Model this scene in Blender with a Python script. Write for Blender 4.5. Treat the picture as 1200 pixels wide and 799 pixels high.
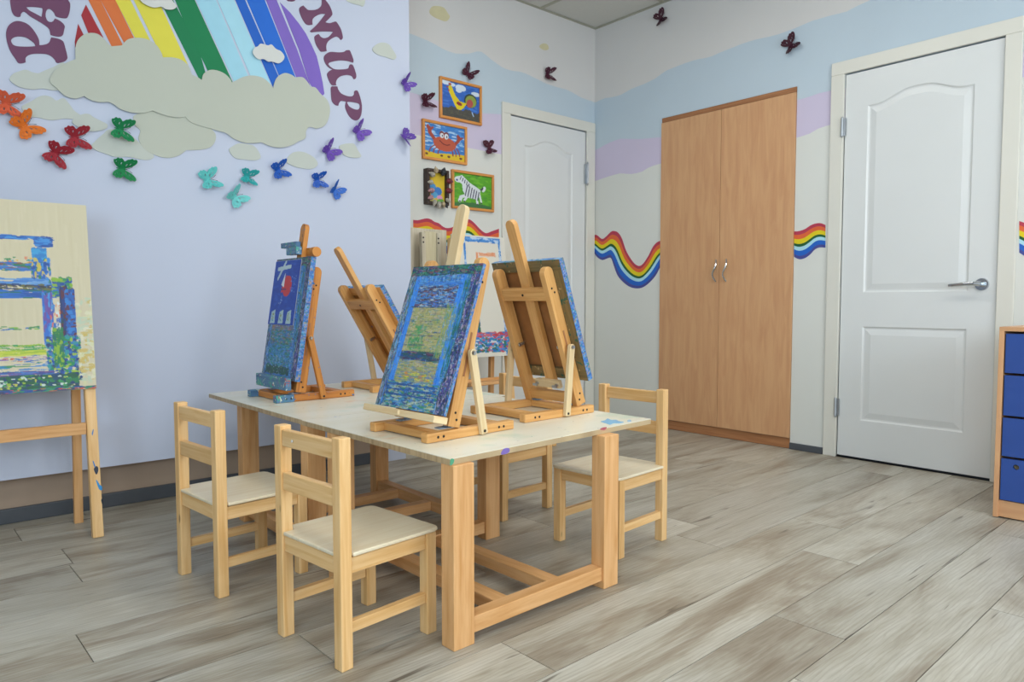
import bpy, math, random
import numpy as np
from mathutils import Vector, Matrix
from mathutils.geometry import tessellate_polygon

random.seed(7)
for o in list(bpy.data.objects):
    bpy.data.objects.remove(o)
SC = bpy.context.scene
COL = SC.collection

# ------------------------------------------------------------------ camera
F_PX, CAM_H = 839.0, 0.81
CX, CY = 600.0, 399.5
_vx = Vector((1570 - CX, -(354.5 - CY), -F_PX)).normalized()
_vy = Vector((-135 - CX, -(354.5 - CY), -F_PX)).normalized()
_vz = _vx.cross(_vy).normalized()
_vy = _vz.cross(_vx)
ROT = Matrix((_vx, _vy, _vz))            # camera vector -> world vector
CAM = Vector((0, 0, CAM_H))
cd = bpy.data.cameras.new('camera')
cd.sensor_width = 36.0
cd.lens = F_PX / 1200.0 * 36.0
cd.clip_start = 0.05
cam = bpy.data.objects.new('camera', cd)
cam.matrix_world = Matrix.Translation(CAM) @ ROT.to_4x4()
COL.objects.link(cam)
SC.camera = cam

# ------------------------------------------------------------------ world, light, exposure
SC.view_settings.view_transform = 'Standard'
SC.view_settings.look = 'None'
SC.view_settings.gamma = 1
SC.view_settings.exposure = 0.06
SC.view_settings.use_curve_mapping = False
wd = bpy.data.worlds.new('world')
SC.world = wd
wd.use_nodes = True
wd.node_tree.nodes['Background'].inputs[0].default_value = (0.62, 0.76, 1.0, 1)
wd.node_tree.nodes['Background'].inputs[1].default_value = 1.0

def area(name, loc, target, sx, sy, power, col):
    l = bpy.data.lights.new(name, 'AREA')
    l.shape = 'RECTANGLE'; l.size = sx; l.size_y = sy; l.energy = power; l.color = col
    o = bpy.data.objects.new(name, l)
    o.location = loc
    o.rotation_euler = (Vector(target) - Vector(loc)).to_track_quat('-Z', 'Y').to_euler()
    COL.objects.link(o)
    return o

# daylight entering by the two windows (behind and left of the camera)
area('window_daylight', (-1.85, -1.0, 1.55), (1.0, -0.4, 1.4), 1.9, 1.4, 62, (0.68, 0.86, 1.0))
area('window_daylight', (1.4, -2.15, 1.55), (1.4, 1.0, 1.5), 2.2, 1.4, 62, (0.88, 0.95, 1.0))
LAMP_STRENGTH = 14.0
LAMP_SPOTS = [(2.32, 0.157), (2.32, 1.957), (2.32, -1.643), (0.52, 0.757)]

# ------------------------------------------------------------------ pixel -> plane
def ray(x, y):
    return ROT @ Vector((x - CX, -(y - CY), -F_PX))
def on_x(x, y, X):
    d = ray(x, y); return CAM + d * (X / d.x)
def on_y(x, y, Y):
    d = ray(x, y); return CAM + d * (Y / d.y)

XR, YB, YL, ZC = 3.745, 3.445, 3.09, 2.694      # right wall, back wall, mural wall, ceiling
X_EDGE = 1.998                                 # free end of the mural wall
X0, Y0 = -1.9, -2.2                            # walls behind the camera

# ------------------------------------------------------------------ materials
def lin(c):
    if isinstance(c, str):
        c = tuple(int(c[i:i + 2], 16) / 255 for i in (0, 2, 4))
    return tuple(v / 12.92 if v <= 0.04045 else ((v + 0.055) / 1.055) ** 2.4 for v in c[:3]) + (1,)

def newmat(name):
    m = bpy.data.materials.new(name); m.use_nodes = True
    nt = m.node_tree
    return m, nt, nt.nodes['Principled BSDF']

def link(nt, a, b): nt.links.new(a, b)

def ramp(nt, stops, fac):
    r = nt.nodes.new('ShaderNodeValToRGB')
    e = r.color_ramp.elements
    while len(e) < len(stops): e.new(0.5)
    for i, (p, c) in enumerate(stops):
        e[i].position = p; e[i].color = c if len(c) == 4 and not isinstance(c, str) else lin(c)
    link(nt, fac, r.inputs[0])
    return r.outputs[0]

def noise(nt, vec, scale, detail=3, rough=0.5, dist=0.0):
    n = nt.nodes.new('ShaderNodeTexNoise')
    n.inputs['Scale'].default_value = scale; n.inputs['Detail'].default_value = detail
    n.inputs['Roughness'].default_value = rough; n.inputs['Distortion'].default_value = dist
    if vec: link(nt, vec, n.inputs['Vector'])
    return n.outputs['Fac']

def mapping(nt, src, scale, loc=(0, 0, 0)):
    m = nt.nodes.new('ShaderNodeMapping')
    m.inputs['Scale'].default_value = scale; m.inputs['Location'].default_value = loc
    link(nt, src, m.inputs['Vector'])
    return m.outputs[0]

def mix(nt, fac, a, b, mode='MIX'):
    m = nt.nodes.new('ShaderNodeMix'); m.data_type = 'RGBA'; m.blend_type = mode
    for s, v in ((m.inputs[0], fac), (m.inputs[6], a), (m.inputs[7], b)):
        if hasattr(v, 'is_linked') or hasattr(v, 'node'): link(nt, v, s)
        elif isinstance(v, (int, float)): s.default_value = v
        else: s.default_value = v if not isinstance(v, str) else lin(v)
    return m.outputs[2]

def bump(nt, b, height, strength=0.2, dist=0.001):
    n = nt.nodes.new('ShaderNodeBump'); n.inputs['Strength'].default_value = strength
    n.inputs['Distance'].default_value = dist
    link(nt, height, n.inputs['Height']); link(nt, n.outputs[0], b.inputs['Normal'])

def plain(name, c, rough=0.6, metal=0.0, var=0.04, scale=20, spec=None):
    m, nt, b = newmat(name)
    tc = nt.nodes.new('ShaderNodeTexCoord')
    n = noise(nt, tc.outputs['Object'], scale, 3)
    base = Vector(lin(c)[:3])
    r = ramp(nt, [(0.3, tuple(base * (1 - var)) + (1,)), (0.7, tuple(base * (1 + var)) + (1,))], n)
    link(nt, r, b.inputs['Base Color'])
    b.inputs['Roughness'].default_value = rough; b.inputs['Metallic'].default_value = metal
    if spec is not None: b.inputs['Specular IOR Level'].default_value = spec
    return m

def wood(name, light, dark, rough=0.5, spots=None, grain=1.0, knots=True):
    m, nt, b = newmat(name)
    uv = nt.nodes.new('ShaderNodeUVMap').outputs[0]
    oi = nt.nodes.new('ShaderNodeObjectInfo')
    add = nt.nodes.new('ShaderNodeVectorMath'); add.operation = 'ADD'
    mul = nt.nodes.new('ShaderNodeMath'); mul.operation = 'MULTIPLY'; mul.inputs[1].default_value = 37
    link(nt, oi.outputs['Random'], mul.inputs[0])
    link(nt, uv, add.inputs[0]); link(nt, mul.outputs[0], add.inputs[1])
    v1 = mapping(nt, add.outputs[0], (2.2, 34 * grain, 1))
    n1 = noise(nt, v1, 1.6, 5, 0.55, 0.6)
    v2 = mapping(nt, add.outputs[0], (5, 260, 1))
    n2 = noise(nt, v2, 1.0, 2)
    c1 = ramp(nt, [(0.33, dark), (0.62, light)], n1)
    c = mix(nt, 0.22, c1, ramp(nt, [(0.35, dark), (0.65, light)], n2), 'MIX')
    hv = nt.nodes.new('ShaderNodeHueSaturation')
    mr = nt.nodes.new('ShaderNodeMapRange'); mr.inputs[3].default_value = 0.93; mr.inputs[4].default_value = 1.05
    link(nt, oi.outputs['Random'], mr.inputs[0]); link(nt, mr.outputs[0], hv.inputs['Value'])
    link(nt, c, hv.inputs['Color']); c = hv.outputs[0]
    if knots:
        vo = nt.nodes.new('ShaderNodeTexVoronoi'); vo.inputs['Scale'].default_value = 1.0
        link(nt, mapping(nt, add.outputs[0], (4.5, 11, 1)), vo.inputs['Vector'])
        k = ramp(nt, [(0.035, (1, 1, 1, 1)), (0.075, (0, 0, 0, 1))], vo.outputs['Distance'])
        c = mix(nt, k, c, tuple(Vector(lin(dark)[:3]) * 0.45) + (1,))
    for col, lo, sc in (spots or []):
        tc = nt.nodes.new('ShaderNodeTexCoord').outputs['Object']
        s = noise(nt, mapping(nt, tc, (sc,) * 3, (int(col, 16) % 17, 3, 5)), 1.0, 3, 0.6)
        k = ramp(nt, [(lo, (0, 0, 0, 1)), (lo + 0.03, (1, 1, 1, 1))], s)
        c = mix(nt, k, c, lin(col))
    link(nt, c, b.inputs['Base Color'])
    b.inputs['Roughness'].default_value = rough
    bump(nt, b, n2, 0.08, 0.0005)
    return m

def vcol(name, rough=0.45, relief=True):
    m, nt, b = newmat(name)
    a = nt.nodes.new('ShaderNodeVertexColor'); a.layer_name = 'col'
    link(nt, a.outputs[0], b.inputs['Base Color'])
    b.inputs['Roughness'].default_value = rough
    if relief:
        tc = nt.nodes.new('ShaderNodeTexCoord')
        bump(nt, b, noise(nt, mapping(nt, tc.outputs['Object'], (60, 160, 60)), 1.0, 4, 0.6), 0.5, 0.0015)
    return m

PINE = wood('chair_pine', 'ecc48c', 'd8a563')
PINE_T = wood('table_leg_pine', 'e3b27c', 'cb9154', grain=0.7)
PINE_E = wood('easel_pine', 'e2ae6c', 'c98c48', knots=False)
PINE_LT = wood('pale_strut_pine', 'e6cfa4', 'd8b887', knots=False)
PINE_OLD = wood('stained_easel_wood', 'd08a3c', 'a8642a', knots=False,
                spots=[('3a6a9a', 0.66, 45), ('5a3a20', 0.68, 60)])
PINE_BLUE = wood('paint_smeared_wood', '5c87a8', '355a80', knots=False,
                 spots=[('4a9a8a', 0.55, 40), ('b05a60', 0.62, 50), ('d8dcc0', 0.62, 70)])
PLY = wood('plywood_seat', 'e6dabf', 'dccbaa', rough=0.32, knots=False)
PLY_EDGE = wood('plywood_edge', 'c4ac86', '9c8462', knots=False)
BEECH = wood('beech_laminate', 'd6a679', 'c8946a', rough=0.4, knots=False, grain=0.55)
BEECH_D = wood('beech_trim', 'b07a50', '96623c', rough=0.5, knots=False)
ORANGE_WOOD = wood('picture_frame_wood', 'dd9a52', 'c47c36', knots=False)
PALE_OLD = wood('pale_aged_wood', 'd6cdb8', 'b8ac92', knots=False)
BOARD = wood('easel_board', 'd9cfae', 'c8bb96', knots=False, rough=0.5)
HARDB = plain('hardboard_back', 'a06c3c', 0.75, var=0.12, scale=30)
FRAME_DIRTY = wood('paint_stained_stretcher', '8a744c', '5a5234', knots=False,
                   spots=[('2f5f4f', 0.6, 30), ('b8a070', 0.66, 60)])
PAINTED = vcol('painted_surface')
PRINT = vcol('picture_paint', 0.5, False)
WHITE_WALL = plain('white_mural_wall', 'c0c7d9', 0.7, var=0.01, scale=3)
CREAM = plain('cream_wall_paint', 'd8d9d3', 0.65, var=0.02, scale=2)
LILAC = plain('lilac_wall_paint', 'cbc1d8', 0.65, var=0.02, scale=2)
SKY = plain('pale_blue_wall_paint', 'bccbd6', 0.65, var=0.025, scale=2)
TOPW = plain('greyish_white_wall_paint', 'd3d1cf', 0.7, var=0.02, scale=2)
LOWER_BOUNCE = plain('lower_wall_bounce_tint', 'a8927e', 0.7, var=0.05, scale=4)  # recessed strip: brownish bounced light put into the wall colour
PLAINWALL = plain('plain_wall_paint', 'd4d6d8', 0.7, var=0.01, scale=2)
DOORW = plain('white_door_enamel', 'dadcdb', 0.33, var=0.008, scale=4)
CASING = plain('cream_casing_enamel', 'dad8ce', 0.4, var=0.01, scale=6)
BASEB = plain('grey_baseboard', '4a4e54', 0.5, var=0.1, scale=8)
CHROME = plain('polished_chrome', 'c8ccd0', 0.16, 1.0, 0.02)
STEEL = plain('galvanised_steel', 'b8bcc0', 0.35, 1.0, 0.05)
HINGEBLUE = plain('paint_smeared_hinge', '8fa8c0', 0.5, 0.3, 0.3, 120)
SCREW = plain('black_screw', '1c1a1a', 0.4, 0.2)
GAP = plain('door_rebate', '9a9078', 0.8)
DARK = plain('dark_gap', '2a2826', 0.9)
BLUE_DRAWER = plain('blue_laminate', '294a92', 0.4, var=0.03, scale=6)
CLOUD = plain('cream_paper', 'b9bdb0', 0.8, var=0.015, scale=3)
CLOUD2 = plain('pale_cream_paper', 'bec3bb', 0.8, var=0.015, scale=3)
WHITEP = plain('white_paper', 'd2d3cf', 0.8, var=0.01)
LETTER = plain('plum_paper', '6b3f5e', 0.7, var=0.03, scale=5)
CEIL = plain('ceiling_tile', 'd0cfc8', 0.85, var=0.015, scale=60)
TBAR = plain('ceiling_grid_bar', 'aaa998', 0.6)

def mk_floor():
    m, nt, b = newmat('grey_oak_laminate')
    tc = nt.nodes.new('ShaderNodeTexCoord').outputs['Object']
    oi = nt.nodes.new('ShaderNodeObjectInfo')
    cmb = nt.nodes.new('ShaderNodeCombineXYZ')
    mu = nt.nodes.new('ShaderNodeMath'); mu.operation = 'MULTIPLY'; mu.inputs[1].default_value = 91
    link(nt, oi.outputs['Random'], mu.inputs[0])
    link(nt, mu.outputs[0], cmb.inputs[0]); link(nt, mu.outputs[0], cmb.inputs[1])
    add = nt.nodes.new('ShaderNodeVectorMath'); add.operation = 'ADD'
    link(nt, tc, add.inputs[0]); link(nt, cmb.outputs[0], add.inputs[1])
    v = add.outputs[0]
    big = noise(nt, mapping(nt, v, (1.3, 5.5, 1)), 1.0, 4, 0.6, 1.2)
    c = ramp(nt, [(0.30, '7c6b59'), (0.40, '958979'), (0.50, 'b2ac9e'), (0.62, 'c2beb3'), (0.78, 'c9c7be')], big)
    gr = noise(nt, mapping(nt, v, (6, 110, 1)), 1.0, 5, 0.65, 0.4)
    c = mix(nt, 0.34, c, ramp(nt, [(0.3, '857a6a'), (0.5, 'ada796'), (0.72, 'd6d3c9')], gr))
    wv = nt.nodes.new('ShaderNodeTexWave'); wv.bands_direction = 'Y'
    wv.inputs['Scale'].default_value = 7; wv.inputs['Distortion'].default_value = 9
    wv.inputs['Detail'].default_value = 3; wv.inputs['Detail Scale'].default_value = 0.8
    link(nt, mapping(nt, v, (0.9, 4.2, 1)), wv.inputs['Vector'])
    c = mix(nt, ramp(nt, [(0.0, (0.25,) * 3 + (1,)), (0.35, (0, 0, 0, 1))], wv.outputs['Fac']), c, '857a68')
    cr = noise(nt, mapping(nt, v, (2.2, 30, 1), (4, 9, 0)), 1.0, 2, 0.4, 1.5)
    c = mix(nt, ramp(nt, [(0.25, (0.8,) * 3 + (1,)), (0.31, (0, 0, 0, 1))], cr), c, '5a5044')
    hv = nt.nodes.new('ShaderNodeHueSaturation')
    mr = nt.nodes.new('ShaderNodeMapRange'); mr.inputs[3].default_value = 0.84; mr.inputs[4].default_value = 1.08
    link(nt, oi.outputs['Random'], mr.inputs[0]); link(nt, mr.outputs[0], hv.inputs['Value'])
    link(nt, c, hv.inputs['Color'])
    link(nt, hv.outputs[0], b.inputs['Base Color'])
    b.inputs['Roughness'].default_value = 0.42
    bump(nt, b, gr, 0.15, 0.0008)
    return m
FLOOR = mk_floor()

def mk_top():
    m, nt, b = newmat('paint_spattered_plywood')
    tc = nt.nodes.new('ShaderNodeTexCoord').outputs['Object']
    n = noise(nt, mapping(nt, tc, (2, 14, 1)), 1.0, 4)
    c = ramp(nt, [(0.3, 'e6e1ca'), (0.7, 'eeebdc')], n)
    for col, lo, sc, loc in (('c4d6c4', 0.62, 4, (1, 2, 3)), ('dcb890', 0.66, 6, (7, 1, 3)), ('4a9a9a', 0.69, 45, (3, 8, 1)),
                             ('4a5a5a', 0.70, 60, (9, 2, 1)), ('6a8ad0', 0.71, 24, (5, 5, 1))):
        s = noise(nt, mapping(nt, tc, (sc,) * 3, loc), 1.0, 3, 0.5)
        c = mix(nt, ramp(nt, [(lo, (0, 0, 0, 1)), (lo + 0.08, (0.7,) * 3 + (1,))], s), c, col)
    link(nt, c, b.inputs['Base Color']); b.inputs['Roughness'].default_value = 0.3
    return m
TOPM = mk_top()

def emis(name, c, s):
    m, nt, b = newmat(name)
    b.inputs['Emission Color'].default_value = c; b.inputs['Emission Strength'].default_value = s
    b.inputs['Base Color'].default_value = (0.8, 0.8, 0.8, 1)
    return m

# ------------------------------------------------------------------ mesh helpers
class MB:
    def __init__(s):
        s.v = []; s.f = []; s.uv = []; s.mi = []
    def face(s, idx, uv, mi=0):
        s.f.append(tuple(idx)); s.uv.append(uv); s.mi.append(mi)
    def bar(s, p0, p1, w, h, up=(0, 0, 1), mi=0):
        p0, p1 = Vector(p0), Vector(p1)
        d = (p1 - p0); L = d.length; d = d / L
        up = Vector(up); side = d.cross(up).normalized(); up = side.cross(d).normalized()
        b = len(s.v)
        for t in (p0, p1):
            for a, c in ((-1, -1), (1, -1), (1, 1), (-1, 1)):
                s.v.append(t + side * (a * w / 2) + up * (c * h / 2))
        r = random.random() * 3
        off = [0, w, w + h, 2 * w + h, 2 * w + 2 * h]
        for i in range(4):
            j = (i + 1) % 4
            s.face((b + i, b + 4 + i, b + 4 + j, b + j)[::-1],
                   [(r, off[i + 1]), (r + L, off[i + 1]), (r + L, off[i]), (r, off[i])], mi)
        s.face((b + 0, b + 1, b + 2, b + 3)[::-1], [(r, 0), (r, h), (r + w * .2, h), (r + w * .2, 0)], mi)
        s.face((b + 4, b + 5, b + 6, b + 7), [(r, 0), (r + w * .2, 0), (r + w * .2, h), (r, h)], mi)
        return s
    def box(s, lo, hi, axis=None, mi=0):
        lo, hi = Vector(lo), Vector(hi)
        c = (lo + hi) / 2; d = hi - lo
        if axis is None: axis = max(range(3), key=lambda i: d[i])
        e = Vector((0, 0, 0)); e[axis] = d[axis] / 2
        if axis == 2: return s.bar(c - e, c + e, d.x, d.y, (0, 1, 0), mi)
        if axis == 0: return s.bar(c - e, c + e, d.y, d.z, (0, 0, 1), mi)
        return s.bar(c - e, c + e, d.x, d.z, (0, 0, 1), mi)
    def prism(s, loop, thick, M, mi=0):
        """closed 2-D loop (x,y) extruded over local z 0..thick, placed by matrix M"""
        n = len(loop); b = len(s.v)
        ar = sum(loop[i][0] * loop[(i + 1) % n][1] - loop[(i + 1) % n][0] * loop[i][1] for i in range(n))
        if ar < 0: loop = loop[::-1]
        for z in (0, thick):
            for x, y in loop: s.v.append(M @ Vector((x, y, z)))
        s.face([b + n + i for i in range(n)], [tuple(p) for p in loop], mi)
        s.face([b + i for i in range(n)][::-1], [tuple(p) for p in loop][::-1], mi)
        for i in range(n):
            j = (i + 1) % n
            s.face((b + i, b + j, b + n + j, b + n + i), [loop[i], loop[j], loop[j], loop[i]], mi)
        return s
    def cyl(s, p0, p1, r0, r1=None, n=12, mi=0):
        p0, p1 = Vector(p0), Vector(p1); r1 = r0 if r1 is None else r1
        d = (p1 - p0).normalized(); a = d.orthogonal().normalized(); c = d.cross(a)
        b = len(s.v)
        for t, r in ((p0, r0), (p1, r1)):
            for i in range(n):
                an = 2 * math.pi * i / n
                s.v.append(t + (a * math.cos(an) + c * math.sin(an)) * r)
        for i in range(n):
            j = (i + 1) % n
            s.face((b + i, b + j, b + n + j, b + n + i), [(0, i / n), (0, (i + 1) / n), (.1, (i + 1) / n), (.1, i / n)], mi)
        s.face([b + i for i in range(n)][::-1], [(0, 0)] * n, mi)
        s.face([b + n + i for i in range(n)], [(0, 0)] * n, mi)
        return s
    def tube(s, pts, r, n=10, mi=0):
        for i in range(len(pts) - 1):
            ra = r[i] if isinstance(r, (list, tuple)) else r
            rb = r[i + 1] if isinstance(r, (list, tuple)) else r
            s.cyl(pts[i], pts[i + 1], ra, rb, n, mi)
        return s
    def mesh(s, name, mats):
        me = bpy.data.meshes.new(name)
        me.from_pydata([tuple(v) for v in s.v], [], s.f)
        ul = me.uv_layers.new(name='UVMap')
        k = 0
        for f, uv in zip(s.f, s.uv):
            for j in range(len(f)):
                ul.data[k].uv = (uv[j][0], uv[j][1]); k += 1
        for m in mats: me.materials.append(m)
        me.polygons.foreach_set('material_index', s.mi)
        me.update()
        return me
    def build(s, name, mat, parent=None, bevel=0.0, label=None, smooth=False, seg=2):
        mats = mat if isinstance(mat, (list, tuple)) else [mat]
        me = s.mesh(name, mats)
        o = bpy.data.objects.new(name, me); COL.objects.link(o)
        if parent: o.parent = parent
        if label: o['label'] = label
        if bevel:
            b = o.modifiers.new('bevel', 'BEVEL'); b.width = bevel; b.segments = seg; b.limit_method = 'ANGLE'
            b.harden_normals = False
        if smooth:
            for p in me.polygons: p.use_smooth = True
        return o

def empty(name, loc=(0, 0, 0), rz=0.0):
    o = bpy.data.objects.new(name, None); o.empty_display_size = 0.05
    o.location = loc; o.rotation_euler = (0, 0, rz); COL.objects.link(o)
    return o
def tag(o, label, cat, group=None):
    o['label'] = label; o['category'] = cat
    if group: o['group'] = group
    return o
def struct(o): o['kind'] = 'structure'; return o

def copy_tree(o, parent=None):
    c = o.copy(); COL.objects.link(c)
    if parent: c.parent = parent
    for ch in [x for x in bpy.data.objects if x.parent == o]: copy_tree(ch, c)
    return c

def smooth_loop(pts, k=5):
    """closed Catmull-Rom through the points; a third value 1 marks a sharp corner"""
    n = len(pts); out = []
    P = [Vector(p[:2]) for p in pts]; sh = [len(p) > 2 for p in pts]
    for i in range(n):
        p0, p1, p2, p3 = P[i - 1], P[i], P[(i + 1) % n], P[(i + 2) % n]
        if sh[i]: p0 = p1 + (p1 - p2) * 0.3
        if sh[(i + 1) % n]: p3 = p2 + (p2 - p1) * 0.3
        for j in range(k):
            t = j / k
            q = 0.5 * ((2 * p1) + (p2 - p0) * t + (2 * p0 - 5 * p1 + 4 * p2 - p3) * t * t + (3 * p1 - p0 - 3 * p2 + p3) * t ** 3)
            out.append((q.x, q.y))
    return out

def sheet(name, loops, place, nrm, thick, mat, parent=None, lift=0.0, label=None):
    """flat cut-out with holes: loops of 2-D points, place(p) -> point on the carrying surface"""
    nrm = Vector(nrm)
    L3 = [[place(p) + nrm * lift for p in lp] for lp in loops]
    # unroll into 2-D for the tessellation
    a = nrm.orthogonal().normalized(); b = nrm.cross(a)
    flat = [[Vector((v.dot(a), v.dot(b), 0)) for v in lp] for lp in L3]
    tris = tessellate_polygon(flat)
    vs = [v for lp in L3 for v in lp]; n = len(vs)
    verts = [v + nrm * thick for v in vs] + vs
    faces = []
    fl = [v for lp in flat for v in lp]
    for t in tris:
        i, j, k = t
        ar = (fl[j] - fl[i]).cross(fl[k] - fl[i]).z
        if abs(ar) < 1e-12: continue
        t = (i, j, k) if ar > 0 else (i, k, j)
        faces.append(t); faces.append(tuple(x + n for x in t[::-1]))
    s0 = 0
    for lp in L3:
        m = len(lp)
        for i in range(m):
            j = (i + 1) % m
            faces.append((s0 + i, s0 + j, n + s0 + j, n + s0 + i))
        s0 += m
    me = bpy.data.meshes.new(name); me.from_pydata([tuple(v) for v in verts], [], faces)
    me.materials.append(mat); me.update()
    import bmesh
    bm = bmesh.new(); bm.from_mesh(me); bmesh.ops.recalc_face_normals(bm, faces=bm.faces); bm.to_mesh(me); bm.free()
    o = bpy.data.objects.new(name, me); COL.objects.link(o)
    if parent: o.parent = parent
    if label: o['label'] = label
    return o

# ------------------------------------------------------------------ painting on a fine grid
class Ras:
    def __init__(s, W, H, c):
        s.W, s.H = W, H
        s.a = np.zeros((H, W, 3)); s.a[:] = lin(c)[:3]
        s.X, s.Y = np.meshgrid((np.arange(W) + .5) / W, (np.arange(H) + .5) / H)   # y runs downward
    def put(s, m, c, al=1.0):
        c = np.array(lin(c)[:3]); s.a[m] = s.a[m] * (1 - al) + c * al
    def ell(s, cx, cy, rx, ry, c, rot=0):
        a = math.radians(rot); dx, dy = s.X - cx, s.Y - cy
        u = dx * math.cos(a) + dy * math.sin(a); v = -dx * math.sin(a) + dy * math.cos(a)
        s.put((u / rx) ** 2 + (v / ry) ** 2 < 1, c)
    def poly(s, pts, c):
        ins = np.zeros(s.X.shape, bool); n = len(pts)
        for i in range(n):
            (x1, y1), (x2, y2) = pts[i], pts[(i + 1) % n]
            if y1 == y2: continue
            k = ((y1 > s.Y) != (y2 > s.Y)) & (s.X < (x2 - x1) * (s.Y - y1) / (y2 - y1) + x1)
            ins ^= k
        s.put(ins, c)
    def line(s, pts, w, c):
        for (x1, y1), (x2, y2) in zip(pts[:-1], pts[1:]):
            dx, dy = x2 - x1, y2 - y1; L = dx * dx + dy * dy + 1e-9
            t = np.clip(((s.X - x1) * dx + (s.Y - y1) * dy) / L, 0, 1)
            s.put((s.X - x1 - t * dx) ** 2 + (s.Y - y1 - t * dy) ** 2 < w * w, c)
    def dab(s, x0, y0, x1, y1, c, al=0.9, rag=0.25):
        i0, i1 = int(max(0, y0) * s.H), int(min(1, y1) * s.H) + 1
        j0, j1 = int(max(0, x0) * s.W), int(min(1, x1) * s.W) + 1
        blk = s.a[i0:i1, j0:j1]
        if blk.size == 0: return
        h, w = blk.shape[:2]
        u = (np.arange(w) + .5) / w * 2 - 1; v = (np.arange(h) + .5) / h * 2 - 1
        long_u = (x1 - x0) > (y1 - y0)
        if long_u: e = np.abs(u)[None, :] ** 4 + np.abs(v[:, None] + .3 * R_.uniform(-1, 1) * u[None, :]) ** 2 + R_.random((h, 1)) * rag * 1.4
        else: e = np.abs(v)[:, None] ** 4 + np.abs(u[None, :] + .3 * R_.uniform(-1, 1) * v[:, None]) ** 2 + R_.random((1, w)) * rag * 1.4
        m = e + R_.random((h, w)) * rag < 1.05
        blk[m] = blk[m] * (1 - al) + np.array(lin(c)[:3]) * al
    def streaks(s, box, cols, n, lx, ly, al=0.85, rag=0.3):
        x0, y0, x1, y1 = box
        for _ in range(n):
            cx, cy = R_.uniform(x0, x1), R_.uniform(y0, y1)
            w, h = R_.uniform(.3, 1) * lx, R_.uniform(.3, 1) * ly
            s.dab(max(x0, cx - w), cy - h, min(x1, cx + w), cy + h, cols[R_.integers(len(cols))], al, rag)
R_ = np.random.default_rng(5)

def grid_face(name, ras, O, U, V, mat, parent=None, label=None):
    """U runs right, V runs down across the picture; one vertex per painted cell"""
    W, H = ras.W, ras.H
    O, U, V = np.array(O), np.array(U), np.array(V)
    fx, fy = np.meshgrid(np.linspace(0, 1, W), np.linspace(0, 1, H))
    P = O + fx[..., None] * U + fy[..., None] * V
    me = bpy.data.meshes.new(name)
    i = np.arange(W * H).reshape(H, W)
    q = np.stack([i[:-1, :-1], i[1:, :-1], i[1:, 1:], i[:-1, 1:]], -1).reshape(-1, 4)
    me.from_pydata(P.reshape(-1, 3).tolist(), [], q.tolist())
    ca = me.color_attributes.new('col', 'FLOAT_COLOR', 'POINT')
    c = np.ones((W * H, 4), np.float32); c[:, :3] = ras.a.reshape(-1, 3)
    ca.data.foreach_set('color', c.ravel())
    me.materials.append(mat); me.update()
    o = bpy.data.objects.new(name, me); COL.objects.link(o)
    if parent: o.parent = parent
    if label: o['label'] = label
    return o

# ================================================================== ROOM
# ---- floor: laminate planks with recessed joints
fl = struct(MB().box((X0 - .1, Y0 - .1, -0.06), (XR + .1, YB + .1, -0.008), 0).build('floor', DARK))
PA = math.radians(1.35)
pc, ps = math.cos(PA), math.sin(PA)
def clip(poly, ax, val, keep_less):
    out = []
    for i in range(len(poly)):
        a, b = poly[i], poly[(i + 1) % len(poly)]
        ia = (a[ax] <= val) == keep_less; ib = (b[ax] <= val) == keep_less
        if ia: out.append(a)
        if ia != ib:
            t = (val - a[ax]) / (b[ax] - a[ax])
            out.append((a[0] + (b[0] - a[0]) * t, a[1] + (b[1] - a[1]) * t))
    return out
PW, PL = 0.1825, 1.465
known = {-1: 2.175, 0: 1.45, 1: 1.712, 2: 2.24, 3: 1.09, 4: 2.065, 5: 0.75, 6: 1.35, 7: 0.347, 8: 1.62, 9: 0.95, 10: 1.9, 13: 0.364}
for k in range(-17, 17):
    j0 = known.get(k, 0.4 + (k * 0.537) % PL)
    for q in range(-4, 4):
        a, b = j0 + q * PL, j0 + (q + 1) * PL
        y0, y1 = 0.563 + k * PW, 0.563 + (k + 1) * PW
        g = 0.0011
        loc = []
        for x, y in ((a + g, y0 + g), (b - g, y0 + g), (b - g, y1 - g), (a + g, y1 - g)):
            loc.append((1.7 + (x - 1.7) * pc - (y - .563) * ps, .563 + (x - 1.7) * ps + (y - .563) * pc))
        for ax, v, less in ((0, XR - .001, True), (0, X0, False), (1, YB - .001, True), (1, Y0, False)):
            loc = clip(loc, ax, v, less)
            if len(loc) < 3: break
        if len(loc) < 3: continue
        cx = sum(p[0] for p in loc) / len(loc); cy = sum(p[1] for p in loc) / len(loc)
        mb = MB().prism([(p[0] - cx, p[1] - cy) for p in loc], 0.008, Matrix.Identity(4))
        o = mb.build('plank', FLOOR, fl)
        o.location = (cx, cy, -0.008)

# ---- ceiling: grid of tiles between bars
ce = struct(MB().box((X0 - .1, Y0 - .1, ZC + .03), (XR + .1, YB + .1, ZC + .06), 0).build('ceiling', TBAR))
gx = [v for v in [3.22 + .6 * i for i in range(-9, 2)]]
gy = [v for v in [2.857 + .6 * i for i in range(-9, 2)]]
lamp_cells = set()
for i in range(len(gx) - 1):
    for j in range(len(gy) - 1):
        x0, x1 = max(gx[i] + .011, X0), min(gx[i + 1] - .011, XR)
        y0, y1 = max(gy[j] + .011, Y0), min(gy[j + 1] - .011, YB)
        if x1 - x0 < .03 or y1 - y0 < .03: continue
        mx, my = (gx[i] + gx[i + 1]) / 2, (gy[j] + gy[j + 1]) / 2
        if any(abs(mx - a) < .31 and abs(my - b) < .31 for a, b in LAMP_SPOTS):
            lamp_cells.add((i, j)); continue
        MB().box((x0, y0, ZC + .004), (x1, y1, ZC + .018), 0).build('ceiling_tile', CEIL, ce)
tb = MB()
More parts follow.
